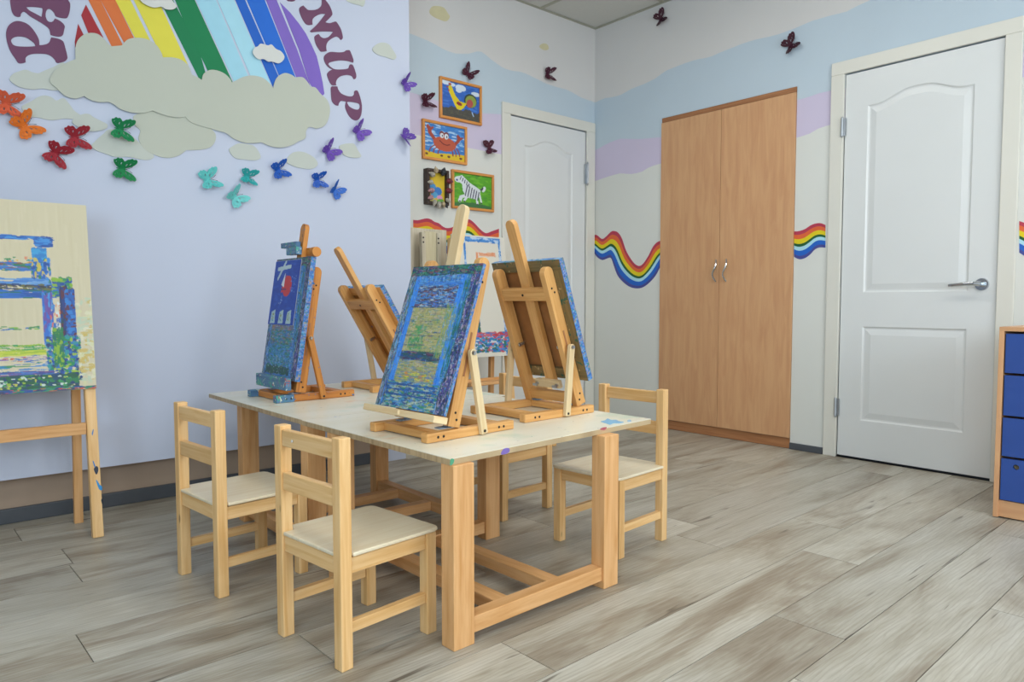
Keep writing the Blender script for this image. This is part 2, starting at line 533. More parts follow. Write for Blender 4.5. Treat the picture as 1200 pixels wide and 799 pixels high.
for x in gx:
    if X0 < x < XR: tb.box((x - .012, Y0, ZC), (x + .012, YB, ZC + .003), 1)
for y in gy:
    if Y0 < y < YB: tb.box((X0, y - .012, ZC - .0005), (XR, y + .012, ZC + .0025), 0)
tb.box((X0, YB - .02, ZC - .001), (XR, YB, ZC + .002), 0).box((XR - .02, Y0, ZC - .0015), (XR, YB, ZC + .0015), 1)
tb.build('ceiling_grid', TBAR, ce)
LAMPM = emis('lit_lamp_diffuser', (1.0, 0.97, 0.9, 1), LAMP_STRENGTH)
n = 0
for (i, j) in sorted(lamp_cells):
    mx, my = (gx[i] + gx[i + 1]) / 2, (gy[j] + gy[j + 1]) / 2
    L = empty('ceiling_light', (mx, my, ZC))
    tag(L, 'recessed square ceiling light panel, out of view above the room', 'lamp', 'recessed ceiling light panels')
    fr = MB()
    for a, b in (((-.29, -.29), (.29, -.26)), ((-.29, .26), (.29, .29)), ((-.29, -.26), (-.26, .26)), ((.26, -.26), (.29, .26))):
        fr.box((a[0], a[1], -.004), (b[0], b[1], .02))
    fr.build('lamp_frame', CASING, L)
    MB().box((-.26, -.26, .004), (.26, .26, .012), 0).build('diffuser', LAMPM, L)

# ---- painted walls: strips of paint between wavy boundaries
def painted_wall(name, xs, bounds, mats, P, openings, nrm, thick=0.1):
    """xs: stations along the wall; bounds: heights between the colours at a station; P(s,z) -> point"""
    st = sorted(set([round(s, 4) for s in xs] + [round(v, 4) for o in openings for v in o[:2]]))
    V, Fc, Mi = [], [], []
    def vid(p): V.append(tuple(p)); return len(V) - 1
    for a, b in zip(st[:-1], st[1:]):
        zo = 0.0
        for (o0, o1, zt) in openings:
            if a >= o0 - 1e-5 and b <= o1 + 1e-5: zo = zt
        za = [0.0] + bounds(a) + [ZC + .02]; zb = [0.0] + bounds(b) + [ZC + .02]
        for i in range(len(mats)):
            la, lb, ha, hb = max(za[i], zo), max(zb[i], zo), max(za[i + 1], zo), max(zb[i + 1], zo)
            if ha - la < 1e-5 and hb - lb < 1e-5: continue
            f = [vid(P(a, la)), vid(P(b, lb)), vid(P(b, hb)), vid(P(a, ha))]
            e = Vector(V[f[1]]) - Vector(V[f[0]]); g = Vector(V[f[2]]) - Vector(V[f[1]])
            if e.cross(g).dot(nrm) < 0: f = f[::-1]
            Fc.append(f); Mi.append(i)
    # back and rims: solid slabs just behind the painted face
    me = bpy.data.meshes.new(name); me.from_pydata(V, [], Fc)
    for m in mats: me.materials.append(m)
    me.polygons.foreach_set('material_index', Mi); me.update()
    o = bpy.data.objects.new(name, me); COL.objects.link(o); struct(o)
    sd = o.modifiers.new('solid', 'SOLIDIFY'); sd.thickness = thick; sd.offset = -1
    import bmesh
    bm = bmesh.new(); bm.from_mesh(me); bmesh.ops.remove_doubles(bm, verts=bm.verts, dist=1e-4); bm.to_mesh(me); bm.free()
    return o

def interp(pts):
    pts = sorted(pts); xs = [p[0] for p in pts]; ys = [p[1] for p in pts]
    return lambda s: float(np.interp(s, xs, ys))
def bpts(px): return [(on_y(x, y, YB).x, on_y(x, y, YB).z) for x, y in px]
def rpts(px): return [(on_x(x, y, XR).y, on_x(x, y, XR).z) for x, y in px]
b_sky = interp(bpts([(480, 39), (490, 43), (500, 47), (510, 52), (520, 58), (528, 61), (535, 63), (549, 63), (560, 60), (566, 61), (572, 67), (580, 73), (590, 80), (600, 83), (610, 84), (618, 87), (626, 91), (640, 98), (652, 102), (664, 105), (672, 109), (680, 114), (697, 120)]))
b_lil = interp(bpts([(481, 108), (510, 117), (540, 127), (565, 132.6), (588, 134), (697, 168)]))
b_cre = interp(bpts([(481, 157), (500, 160), (520, 167), (548, 173), (588, 181), (697, 205)]))
r_sky = interp(rpts([(698, 120), (708, 115), (718, 114), (728, 111), (740, 104), (756, 98), (768, 92), (780, 83), (800, 75), (815, 70), (832, 67), (845, 61), (858, 56), (870, 51), (883, 47), (910, 41), (932, 33), (950, 25), (979, 16.5), (990, 15), (1000, 9), (1020, 0), (1060, -18), (1150, -50)]))
r_lil = interp(rpts([(698, 176), (712, 168), (726, 162.5), (750, 163), (775, 160.6), (934, 117), (945, 115), (956, 110), (970, 107), (1200, 60)]))
r_cre = interp(rpts([(698, 212), (712, 207), (726, 203), (740, 204), (751, 202), (762, 195), (775, 191.5), (935, 161), (948, 157), (960, 150), (970, 147), (1200, 90)]))

st = [X_EDGE - .1 + i * (XR + .1 - X_EDGE + .1) / 60 for i in range(61)]
wb = painted_wall('wall_back', st, lambda s: [b_cre(s), b_lil(s), b_sky(s)], [CREAM, LILAC, SKY, TOPW],
                  lambda s, z: Vector((s, YB, z)), [(2.965, 3.657, 1.985)], Vector((0, -1, 0)))
st = [Y0 + i * (YB - Y0) / 120 for i in range(121)]
D2 = (1.006, 1.708)                              # opening of the right-hand door
wr = painted_wall('wall_right', st, lambda s: [r_cre(s), r_lil(s), r_sky(s)], [CREAM, LILAC, SKY, TOPW],
                  lambda s, z: Vector((XR, s, z)), [(D2[0], D2[1], 1.98), (1.967, 2.866, 1.978)], Vector((-1, 0, 0)))

# mural wall (boxed-out panel), with the lower strip set back below it
struct(MB().box((X0, YL, 0.177), (X_EDGE, YL + .06, ZC + .02), 0).build('wall_left', WHITE_WALL))
struct(MB().box((X0, YL + .085, 0), (X_EDGE - .121, YL + .2, 0.3), 0).build('wall_left_lower', LOWER_BOUNCE))
struct(MB().box((X_EDGE - .12, YL + .06, 0), (X_EDGE, YB + .05, ZC + .02), 2).build('wall_left_return', WHITE_WALL))
struct(MB().box((X0, YL + .070, 0), (X_EDGE - .121, YL + .085, 0.055), 0).build('baseboard_left', BASEB, bevel=.003))
struct(MB().box((X_EDGE, YB - .012, 0), (2.893, YB, 0.045), 0).build('baseboard_back', BASEB, bevel=.003))
struct(MB().box((XR - .012, 1.779, 0), (XR, 1.966, 0.036), 1).build('baseboard_right', BASEB, bevel=.003))
struct(MB().box((XR - .012, 2.867, 0), (XR, YB, 0.036), 1).build('baseboard_right', BASEB, bevel=.003))

# walls behind the camera, each with a window
def wall_with_window(name, axis, pos, a0, a1, w0, w1, z0, z1):
    mb = MB()
    def bx(s0, s1, q0, q1):
        if axis == 'x': mb.box((pos - .12, s0, q0), (pos, s1, q1), 1)
        else: mb.box((s0, pos - .12, q0), (s1, pos, q1), 0)
    bx(a0, w0, 0, ZC + .02); bx(w1, a1, 0, ZC + .02); bx(w0, w1, 0, z0); bx(w0, w1, z1, ZC + .02)
    return struct(mb.build(name, PLAINWALL))
wall_with_window('wall_west', 'x', X0, Y0, YL + .2, -2.0, 0.0, .82, 2.28)
wall_with_window('wall_front', 'y', Y0, X0 - .12, XR + .1, .25, 2.55, .82, 2.28)
def window(name, axis, pos, w0, w1, z0, z1):
    mb = MB()
    for s0, s1, q0, q1 in ((w0, w1, z0, z0 + .05), (w0, w1, z1 - .05, z1), (w0, w0 + .05, z0, z1), (w1 - .05, w1, z0, z1), ((w0 + w1) / 2 - .03, (w0 + w1) / 2 + .03, z0, z1)):
        if axis == 'x': mb.box((pos - .1, s0, q0), (pos - .06, s1, q1))
        else: mb.box((s0, pos - .1, q0), (s1, pos - .06, q1))
    struct(mb.build(name, CASING))
window('window_1', 'x', X0, -2.0, 0.0, .82, 2.28)
window('window_2', 'y', Y0, .25, 2.55, .82, 2.28)

# ---- painted rainbow waves (stripes of paint, a hair proud of the wall)
STR = [(0, .13, 'b5364f'), (.13, .29, 'dc6433'), (.29, .46, 'ddc810'), (.46, .56, '0f5a2c'), (.56, .70, 'a9d9e6'), (.70, .88, '1560c2'), (.88, 1, '454a92')]
RB = [plain('rainbow_paint_' + str(i), c, .6) for i, (_, _, c) in enumerate(STR)]
def resample(p, n):
    P = [Vector(q) for q in p]
    d = [0]
    for a, b in zip(P[:-1], P[1:]): d.append(d[-1] + (b - a).length)
    # catmull through the points
    out = []
    for i in range(n):
        t = d[-1] * i / (n - 1)
        k = max(j for j in range(len(d) - 1) if d[j] <= t + 1e-9)
        u = (t - d[k]) / (d[k + 1] - d[k])
        p0, p1, p2, p3 = P[max(k - 1, 0)], P[k], P[k + 1], P[min(k + 2, len(P) - 1)]
        out.append(0.5 * ((2 * p1) + (p2 - p0) * u + (2 * p0 - 5 * p1 + 4 * p2 - p3) * u * u + (3 * p1 - p0 - 3 * p2 + p3) * u ** 3))
    return out
def rainbow(wall, top, bot, place, nrm, lab):
    A, B = resample(top, 48), resample(bot, 48)
    # pair the edges by position along the wave
    for (f0, f1, c), m in zip(STR, RB):
        lp = [a.lerp(b, f0) for a, b in zip(A, B)] + [a.lerp(b, f1) for a, b in zip(A, B)][::-1]
        sheet('rainbow_stripe', [lp], place, nrm, .0012, m, wall)
def cv(pts, s, ox, oy): return [(ox + x / s, oy + y / s) for x, y in pts]
PR = lambda p: on_x(p[0], p[1], XR)
PB = lambda p: on_y(p[0], p[1], YB)
rainbow(wr, cv([(55, 200), (80, 205), (125, 240), (165, 215), (210, 170), (240, 165), (275, 180), (310, 235), (350, 350), (400, 435), (440, 480), (475, 492), (510, 470), (560, 395), (600, 315), (640, 270), (676, 255)], 7.99, 690, 250),
        cv([(55, 375), (80, 410), (125, 437), (165, 425), (200, 413), (215, 430), (235, 490), (270, 580), (320, 640), (380, 685), (440, 702), (500, 695), (560, 655), (620, 590), (660, 520), (676, 480)], 7.99, 690, 250), PR, (-1, 0, 0), 'left')
rainbow(wr, cv([(207, 310), (260, 308), (330, 285), (400, 240), (460, 218), (520, 215), (573, 235)], 9.99, 910, 240),
        cv([(207, 607), (240, 628), (280, 637), (340, 620), (400, 575), (440, 530), (480, 505), (520, 498), (573, 502)], 9.99, 910, 240), PR, (-1, 0, 0), 'mid')
rainbow(wr, [(1194.5, 259), (1202, 262), (1216, 272), (1240, 284)], [(1194.5, 296), (1202, 301), (1216, 313), (1240, 327)], PR, (-1, 0, 0), 'right')
rainbow(wb, cv([(82, 175), (130, 180), (180, 170), (240, 158), (290, 170), (330, 198), (380, 215), (430, 255), (475, 272), (540, 262), (600, 215), (650, 175), (700, 165), (750, 175), (799, 215), (850, 270), (900, 315), (940, 332), (1000, 310), (1085, 280)], 9.99, 476, 240),
        cv([(82, 470), (130, 480), (180, 470), (240, 470), (290, 490), (330, 510), (380, 520), (430, 555), (475, 570), (540, 570), (600, 520), (650, 475), (700, 460), (750, 470), (799, 515), (850, 570), (900, 615), (940, 640), (1000, 640), (1085, 600)], 9.99, 476, 240), PB, (0, -1, 0), 'back')
# cream dabs of cloud painted on the back wall
DAB = plain('ochre_wall_dab', 'cdc59f', .7)
sheet('painted_dab', [smooth_loop([(503, 14), (506, 8), (512, 7), (520, 9), (525, 16), (527, 20), (523, 25), (515, 23), (507, 19)])], PB, (0, -1, 0), .001, DAB, wb)
sheet('painted_dab', [smooth_loop([(632, 54), (636, 51), (641, 52), (643, 57), (639, 59), (634, 57)])], PB, (0, -1, 0), .001, DAB, wb)

# ---- doors
def panel_ring(w, z0, z1, arch, inset, n=24):
    hw = w / 2 - inset; pts = [(-hw, z0 + inset), (hw, z0 + inset)]
    for i in range(n + 1):
        x = hw - 2 * hw * i / n
        t = abs(x) / (w / 2)
        a = 0 if not arch else arch * (0.5 + 0.5 * math.cos(math.pi * min(1, max(0, (t - .10) / .76))))
        pts.append((x, z1 - inset + a))
    return pts
def door(name, P, w, h, bot, panels, nrm):
    """P(s,z,d): s across, z up, d outward from the leaf face"""
    d0 = struct(empty(name, P(0, 0, 0)))
    off = Vector(d0.location)
    V, Fc = [], []
    def add(pts, d): b = len(V); V.extend([P(s, z, d) - off for s, z in pts]); return list(range(b, b + len(pts)))
    outer = [(-w / 2, bot), (w / 2, bot), (w / 2, h), (-w / 2, h)]
    rings = [panel_ring(*p, 0) for p in panels]
    loops = [outer] + rings
    ids = []
    for lp in loops: ids += add(lp, 0)
    for t in tessellate_polygon([[Vector((a, b, 0)) for a, b in lp] for lp in loops]): Fc.append(tuple(ids[i] for i in t))
    bi = add(outer, -.038)
    Fc.append(tuple(bi))
    for i in range(4): j = (i + 1) % 4; Fc.append((ids[i], ids[j], bi[j], bi[i]))
    k = 4
    for p, r0 in zip(panels, rings):
        n = len(r0); prev = ids[k:k + n]; k += n
        for ins, dp in ((.007, -.006), (.014, -.0065), (.042, -.0005), (.046, -.0005)):
            cur = add(panel_ring(*p, ins), dp)
            for i in range(n): j = (i + 1) % n; Fc.append((prev[i], prev[j], cur[j], cur[i]))
            prev = cur
        Fc.append(tuple(prev))
    me = bpy.data.meshes.new('door_leaf'); me.from_pydata([tuple(v) for v in V], [], Fc); me.materials.append(DOORW)
    import bmesh
    bm = bmesh.new(); bm.from_mesh(me); bmesh.ops.recalc_face_normals(bm, faces=bm.faces); bm.to_mesh(me); bm.free()
    o = bpy.data.objects.new('door_leaf', me); COL.objects.link(o); o.parent = d0
    return d0, off
# right-hand door
c2, w2 = (D2[0] + D2[1]) / 2, D2[1] - D2[0]
PD2 = lambda s, z, d: Vector((XR + .001 - d, c2 - s, z))
d2, off2 = door('door_1', PD2, w2 - .007, 1.974, .012, [(.47, .862, 1.800, .05), (.47, .205, .688, 0)], (-1, 0, 0))
def casing(name, axis, lo, hi, top, wl, wr_, pos, sgn):
    """three boards round an opening"""
    for a, b, z0, z1 in ((lo - wl, lo, 0, top), (hi, hi + wr_, 0, top), (lo - wl, hi + wr_, top, top + .066)):
        if axis == 'x': mb = MB().box((pos - .014, a, z0), (pos, b, z1))
        else: mb = MB().box((a, pos - .014, z0), (b, pos, z1))
        struct(mb.build(name, CASING, bevel=.003))
casing('trim_1', 'x', D2[0], D2[1], 1.98, .066, .068, XR, -1)
for y in (D2[0], D2[1]):      # jambs and dark room edge behind the gap
    a, b = (y - .02, y) if y == D2[0] else (y, y + .02)
    struct(MB().box((XR + .001, a, 0), (XR + .1, b, 1.985), 2).build('trim_2', CASING))
struct(MB().box((XR + .055, D2[0], 0), (XR + .1, D2[1], 1.98), 2).build('trim_3', GAP))
h = MB()
hy, hz = 1.066, .893
hx = XR + .001
h.cyl((hx, hy, hz), (hx - .010, hy, hz), .029, .027, 24)
h.cyl((hx - .010, hy, hz), (hx - .045, hy, hz), .011, .010, 14)
h.tube([(hx - .045, hy - .006, hz), (hx - .05, hy + .02, hz + .003), (hx - .052, hy + .06, hz + .001), (hx - .048, hy + .105, hz - .003), (hx - .045, hy + .122, hz - .004)], [.0105, .0105, .009, .008, .006], 12)
h.v = [Vector(v) - off2 for v in h.v]
h.build('door_handle', CHROME, d2, smooth=False)
for z in (1.71, .262):
    k = MB().cyl((XR - .020, D2[1] + .002, z - .045), (XR - .020, D2[1] + .002, z + .045), .007, n=10)
    k.cyl((XR - .020, D2[1] + .002, z - .052), (XR - .020, D2[1] + .002, z - .045), .004, .007, n=10)
    k.cyl((XR - .020, D2[1] + .002, z + .045), (XR - .020, D2[1] + .002, z + .052), .007, .004, n=10)
    k.box((XR - .0145, D2[1] - .012, z - .045), (XR - .002, D2[1] + .012, z + .045))
    k.v = [Vector(v) - off2 for v in k.v]
    k.build('hinge', STEEL, d2)
k = MB().box((XR - .003, D2[0] - .003, .86), (XR + .010, D2[0] + .003, .90)); k.v = [Vector(v) - off2 for v in k.v]
k.build('latch', STEEL, d2)
# back door
cb, wb_ = (2.965 + 3.657) / 2, 3.657 - 2.965
PD1 = lambda s, z, d: Vector((cb + s, YB + .002 - d, z))
d1, off1 = door('door_2', PD1, wb_ - .005, 1.979, .012, [(.44, .862, 1.815, .05), (.44, .205, .688, 0)], (0, -1, 0))
casing('trim_4', 'y', 2.965, 3.657, 1.985, .07, .082, YB, -1)
struct(MB().box((2.945, YB + .001, 0), (2.965, YB + .1, 1.985), 2).build('trim_5', CASING))
struct(MB().box((3.657, YB + .001, 0), (3.677, YB + .1, 1.985), 2).build('trim_5', CASING))
struct(MB().box((2.965, YB + .055, 0), (3.657, YB + .1, 1.985), 2).build('trim_6', GAP))
k = MB().cyl((3.655, YB - .020, 1.63), (3.655, YB - .020, 1.76), .008, n=10).cyl((3.655, YB - .020, 1.615), (3.655, YB - .020, 1.63), .005, .010, n=10).cyl((3.655, YB - .020, 1.76), (3.655, YB - .020, 1.775), .010, .005, n=10).box((3.640, YB - .014, 1.63), (3.672, YB - .001, 1.76))
k.v = [Vector(v) - off1 for v in k.v]; k.build('hinge', STEEL, d1)

# ---- built-in cupboard
cup = empty('cupboard', (XR, 2.4165, 0))
tag(cup, 'tall two-door beech cupboard built into the wall between the corner and the door', 'cupboard')
def loc_build(mb, name, mat, root, **kw):
    o0 = Vector(root.location); R = Matrix.Rotation(-root.rotation_euler.z, 3, 'Z')
    mb.v = [R @ (Vector(v) - o0) for v in mb.v]
    return mb.build(name, mat, root, **kw)
mb = MB()
mb.box((XR + .018, 1.969, .0), (XR + .1, 1.985, 1.976), 2).box((XR + .018, 2.848, .0), (XR + .1, 2.864, 1.976), 2).box((XR + .09, 1.985, 0), (XR + .1, 2.848, 1.976), 2)
loc_build(mb, 'carcass', BEECH_D, cup)
loc_build(MB().box((XR + .004, 1.969, .0), (XR + .018, 2.864, .056), 1), 'plinth', BEECH_D, cup, bevel=.001)
loc_build(MB().box((XR - .004, 1.969, 1.949), (XR + .018, 2.864, 1.976), 1), 'top_trim', BEECH_D, cup, bevel=.001)
for a, b, hyy, lb in ((2.430, 2.864, 2.447, None), (1.969, 2.427, 2.377, None)):
    dr = loc_build(MB().box((XR - .010, a, .060), (XR + .008, b, 1.946), 2), 'cupboard_door', BEECH, cup, bevel=.0015)
    t = MB()
    pts = []
    for i in range(11):
        u = i / 10
        pts.append((XR - .012 - .026 * math.sin(math.pi * u) - .002, hyy + .010 * math.sin(2 * math.pi * u), .935 + .13 * u))
    t.tube(pts, [.004, .0045, .005, .0055, .006, .006, .006, .0055, .005, .0045, .004], 10)
    loc_build(t, 'handle', CHROME, cup).parent = dr

# ---- blue chest of drawers at the right edge
chs = empty('drawer_chest', (3.44, .46, 0))
tag(chs, 'beech chest with blue drawer fronts standing beside the right-hand door', 'chest of drawers')
yA, yB_, xA, xB = .827, .10, 3.12, 3.735
loc_build(MB().box((xA, yB_, .704), (xB, yA, .72), 0), 'top_panel', BEECH, chs, bevel=.001)
loc_build(MB().box((xA, yA - .016, .004), (xB, yA, .704), 2), 'side_panel', BEECH, chs, bevel=.001)
loc_build(MB().box((xA, yB_, .004), (xB, yB_ + .016, .704), 2), 'side_panel', BEECH, chs, bevel=.001)
loc_build(MB().box((xB - .01, yB_ + .016, .02), (xB, yA - .016, .704), 2), 'back_panel', BEECH, chs)
loc_build(MB().box((xA + .012, yB_ + .016, .006), (xA + .028, yA - .016, .068), 1), 'plinth', BEECH, chs)
hole_y = .76
for i, (z0, z1) in enumerate(((.549, .695), (.390, .540), (.237, .381), (.072, .228))):
    a, b = yB_ + .02, yA - .020
    M = Matrix(((0, 0, 1, xA + .006), (1, 0, 0, 0), (0, 1, 0, 0), (0, 0, 0, 1)))
    rect = [(a, z0), (b, z0), (b, z1), (a, z1)]
    if i == 3:
        hl = [(hole_y + .010 * math.cos(t * math.pi / 10), .201 + .010 * math.sin(t * math.pi / 10)) for t in range(20)]
        o = sheet('drawer', [rect, hl], lambda p: Vector((xA + .022, p[0], p[1])) - Vector(chs.location), (-1, 0, 0), .016, BLUE_DRAWER, chs)
        loc_build(MB().box((xA + .045, hole_y - .03, .17), (xA + .05, hole_y + .03, .2)), 'drawer_interior', PINE_LT, chs)
    else:
        loc_build(MB().box((xA + .006, a, z0), (xA + .022, b, z1), 1), 'drawer', BLUE_DRAWER, chs, bevel=.001)
for y in (yA - .02, yB_ + .02):
    loc_build(MB().cyl((xA + .03, y, 0), (xA + .03, y, .005), .01), 'foot', DARK, chs)

# ================================================================== MURAL ON THE LEFT WALL
PLW = lambda p: on_y(p[0], p[1], YL)
NL = (0, -1, 0)
def cut(name, loops, mat, lift, thick, label, cat, group=None, sm=True, k=5):
    lp = [smooth_loop(l, k) if sm else l for l in loops]
    o = sheet(name, lp, PLW, NL, thick, mat, None, lift)
    tag(o, label, cat, group)
    return o
STRIPES = [
 ('9c2a34', [(87.5, 49), (91.5, 28), (98, 41), (95, 52), (88, 56)], 'dark red paper stripe, the small leftmost sliver of the rainbow'),
 ('a02c34', [(95, 18), (100.6, 5.5), (121, 44), (118, 50), (107, 48)], 'dark red paper stripe just right of the red sliver, under the letters'),
 ('d2703a', [(103, -1), (108, -14), (110, -15), (146, 57), (133, 59)], 'orange paper stripe next to the dark red stripes of the rainbow'),
 ('d4703a', [(117.7, 0), (113, -9), (125, -20), (161, 53), (149, 57)], 'orange paper stripe bordering the yellow stripes'),
 ('d9d04a', [(135, 0), (129, -12), (142, -22), (180, 56), (163, 54)], 'yellow paper stripe bordering the orange stripes'),
 ('dcd24a', [(156.5, 0), (151, -12), (158, -26), (173, -26), (221, 78), (221, 92), (192, 72)], 'wide yellow paper stripe bordering the green stripes'),
 ('0f7a4c', [(187, 0), (178, -20), (188, -28), (215, 24), (233, 58), (242, 90), (239, 104)], 'dark green paper stripe beside the yellow one, behind the white cloud'),
 ('0d7c4c', [(205, 0), (196, -16), (208, -34), (228, 0), (276, 104), (252, 104), (241, 78), (225, 45), (214, 22)], 'wide green paper stripe bordering the light blue stripes'),
 ('9ed0e2', [(229.5, 0), (215, -30), (237, -34), (253, 0), (296, 102), (279, 106)], 'light blue paper stripe bordering the green stripe'),
 ('a6d6e6', [(254.5, 0), (240, -32), (258, -34), (274, 0), (323, 112), (300, 104)], 'light blue paper stripe bordering the deep blue stripes'),
 ('1c5fc0', [(275.5, 0), (262, -26), (274, -28), (287, 0), (329, 96), (324, 112)], 'narrow deep blue paper stripe next to the light blue stripes'),
 ('1f68cc', [(289, 0), (278, -24), (298, -24), (310, 0), (349, 98), (330, 96)], 'wide deep blue paper stripe behind the small white cloud'),
 ('7d64bc', [(311.5, 0), (301, -22), (314, -20), (324, 0), (348, 58), (366, 108), (350, 98)], 'narrow violet paper stripe bordering the deep blue stripe'),
 ('7c62bc', [(328, 3), (340, 15), (350, 27.5), (358, 39), (365, 52.6), (371, 66), (375, 82.6), (378, 97), (380, 110), (374, 116), (362, 96), (350, 58)], 'curved violet paper stripe, the rightmost of the rainbow'),
]
for i, (c, p, lab) in enumerate(STRIPES):
    o = sheet('rainbow_paper_stripe', [p], PLW, NL, .0012, plain('paper_stripe_' + str(i), c, .75, var=.02), None, .0005 + .0003 * (i % 2))
    tag(o, lab, 'paper stripe', 'paper rainbow on the mural wall')

def C(mat, pts, lift, label, thick=.0025):
    return cut('paper_cloud', [pts], mat, lift, thick, label, 'paper cloud', 'paper clouds on the mural wall')
C(CLOUD, [(160, 134), (156, 140), (158, 147), (164, 153), (162, 162), (166, 171), (172, 177), (180, 181, 1), (188, 184), (199, 185), (210, 182), (218, 176, 1), (226, 176), (238, 175), (247, 172), (252, 165), (252, 157), (246, 150, 1), (235, 141), (215, 134), (190, 128)], .0015, 'large cream paper cloud, the lowest of the overlapping big ones')
C(CLOUD, [(212, 125), (214, 95), (236, 94, 1), (238, 87), (245, 82.5), (254, 83), (263, 87), (269, 93), (271, 97, 1), (277, 94), (286, 90), (297, 89), (308, 92), (316, 99), (319.5, 104, 1), (321, 97), (325, 90), (333, 86), (341, 88), (345, 91, 1), (354, 91), (360, 97), (363, 102, 1), (369, 103), (374, 109), (378, 113, 1), (383, 118), (386, 128), (384, 140), (379, 148), (370, 151, 1), (362, 149), (358, 154), (357, 162), (349, 166), (342, 170), (330, 173), (318, 172), (306, 167, 1), (296, 168), (284, 167), (272, 162), (264, 156), (256, 154, 1), (246, 151), (232, 147), (220, 141)], .0045, 'large cream paper cloud on the right under the blue and violet stripes')
C(CLOUD, [(66, 104), (58, 96), (62, 86), (74, 76), (88, 70, 1), (88, 56), (92, 46), (101, 40), (112, 40), (120, 45), (127, 53), (131, 55, 1), (142, 54, 1), (149, 47), (160, 45), (172, 47), (182, 53), (188, 62), (190, 68, 1), (201, 68), (212, 71), (220, 78), (224, 88, 1), (236, 95), (240, 108), (240, 122, 1), (232, 128), (222, 134), (212, 138), (198, 137), (185, 133), (178, 130, 1), (166, 133), (152, 132), (140, 128), (133, 123), (127, 120, 1), (114, 120), (104, 117), (98, 113, 1), (88, 116), (76, 113)], .0075, 'largest cream paper cloud, on the left under the red, orange and yellow stripes')
C(CLOUD2, [(11, 93), (15, 87), (22, 84), (30, 82), (38, 85), (45, 86), (52, 83), (62, 79), (75, 74), (80, 90), (72, 104), (62, 106), (50, 104), (38, 105), (25, 103), (17, 99)], .002, 'pale cream paper cloud poking out left of the largest cloud')
C(CLOUD2, [(25, 126), (32, 121), (38, 118), (44, 114), (52, 112), (60, 114), (66, 118), (74, 115), (81, 122), (87, 130), (95, 136), (90, 140), (76, 139), (60, 141), (45, 138), (33, 136)], .001, 'pale paper cloud between the orange butterflies and the largest cloud')
C(CLOUD2, [(84, 143), (90, 137), (97, 134), (104, 134), (110, 138), (118, 142), (125, 146), (124, 151), (112, 154), (100, 153), (91, 149)], .0035, 'small pale paper cloud above the dark red butterflies')
C(CLOUD2, [(107, 171), (114, 163), (121, 157), (127, 152), (140, 152), (155, 160), (168, 172), (180, 182), (176, 187), (165, 187), (150, 184), (135, 184), (120, 179), (112, 176)], .001, 'pale paper cloud behind the two green butterflies')
C(CLOUD2, [(268, 176), (273, 171), (280, 168), (289, 169), (297, 171), (303, 178), (305, 185), (298, 188), (286, 187), (275, 185)], .001, 'small pale paper cloud above the teal butterflies')
C(CLOUD2, [(335, 189), (340, 181), (346, 178), (354, 178), (362, 181), (369, 186), (372, 193), (365, 198), (352, 197), (342, 194)], .001, 'small pale paper cloud right of the first blue butterfly')
C(CLOUD2, [(397, 172), (402, 169), (410, 168), (415, 169), (419, 176), (423, 183), (418, 185), (408, 184), (401, 180)], .001, 'small pale paper cloud between two violet butterflies')
C(CLOUD2, [(436, 58), (441, 52), (448, 50), (455, 52), (459, 57), (464, 66), (461, 70), (452, 67), (442, 64)], .001, 'small pale paper cloud right of the letters')
C(CLOUD2, [(405, 0), (412, 4), (420, 6), (426, 7), (427, -6), (415, -14), (403, -8)], .001, 'small pale paper cloud cut by the top edge, right of the letters')
C(WHITEP, [(295, 63), (297, 57), (301, 55), (304, 52), (309, 53), (313, 54), (317, 53), (322, 58), (328, 61), (332, 67), (330, 72), (325, 75), (318, 73), (313, 73), (308, 70), (301, 70)], .010, 'small white paper cloud stuck on the deep blue stripes')
C(WHITEP, [(162, -2), (166, 4), (173, 8), (180, 10), (188, 9), (194, 12), (202, 12), (206, 8), (201, 2), (198, -6), (180, -14), (166, -10)], .010, 'white paper cloud stuck over the yellow and green stripes')

def LT(pts, s, ox, oy): return [tuple([ox + p[0] / s, oy + p[1] / s] + ([1] if len(p) > 2 else [])) for p in pts]
def letter(loops, label): cut('paper_letter', loops, LETTER, .0005, .0025, label, 'letter', 'plum letters on the mural wall', k=5)
s1 = 9.99
letter([LT([(80, 340), (110, 290), (160, 257), (210, 248), (270, 260), (330, 290), (380, 340), (425, 405), (455, 470), (460, 530, 1), (500, 528), (550, 515), (580, 490), (590, 460), (598, 440, 1), (650, 448), (700, 462), (740, 490), (760, 550), (785, 650), (785, 690), (750, 722), (680, 740, 1), (655, 730), (640, 700), (600, 660), (540, 635), (430, 630), (350, 640), (305, 670), (297, 700), (300, 730, 1), (260, 742), (215, 738), (180, 690), (120, 600), (85, 500), (70, 410)], s1, 0, 0),
        LT([(130, 470), (160, 440), (220, 428), (300, 440), (360, 475), (400, 510), (412, 542, 1), (330, 548), (220, 545), (160, 530), (135, 500)], s1, 0, 0)],
       'plum paper letter P lying on its side at the left edge, lowest of its column')
letter([LT([(118, 0), (125, 70), (140, 140), (170, 185), (210, 200), (240, 195, 1), (245, 165), (270, 140), (300, 148), (350, 190), (450, 250), (530, 300), (575, 345), (590, 410, 1), (640, 425), (700, 430), (735, 410), (750, 350), (757, 310), (735, 275), (690, 240), (640, 218, 1), (620, 250), (590, 260), (555, 245), (535, 200), (535, 150), (555, 112), (590, 110), (630, 150), (650, 190), (700, 208), (770, 215), (795, 195), (815, 130), (820, 50), (800, 10), (770, -40, 1), (600, -90), (300, -90), (140, -50, 1)], s1, 0, 0),
        LT([(305, 85, 1), (380, 83), (470, 92), (497, 110), (485, 200, 1), (400, 155), (340, 122)], s1, 0, 0)],
       'plum paper letter A on its side, above the P at the left edge')
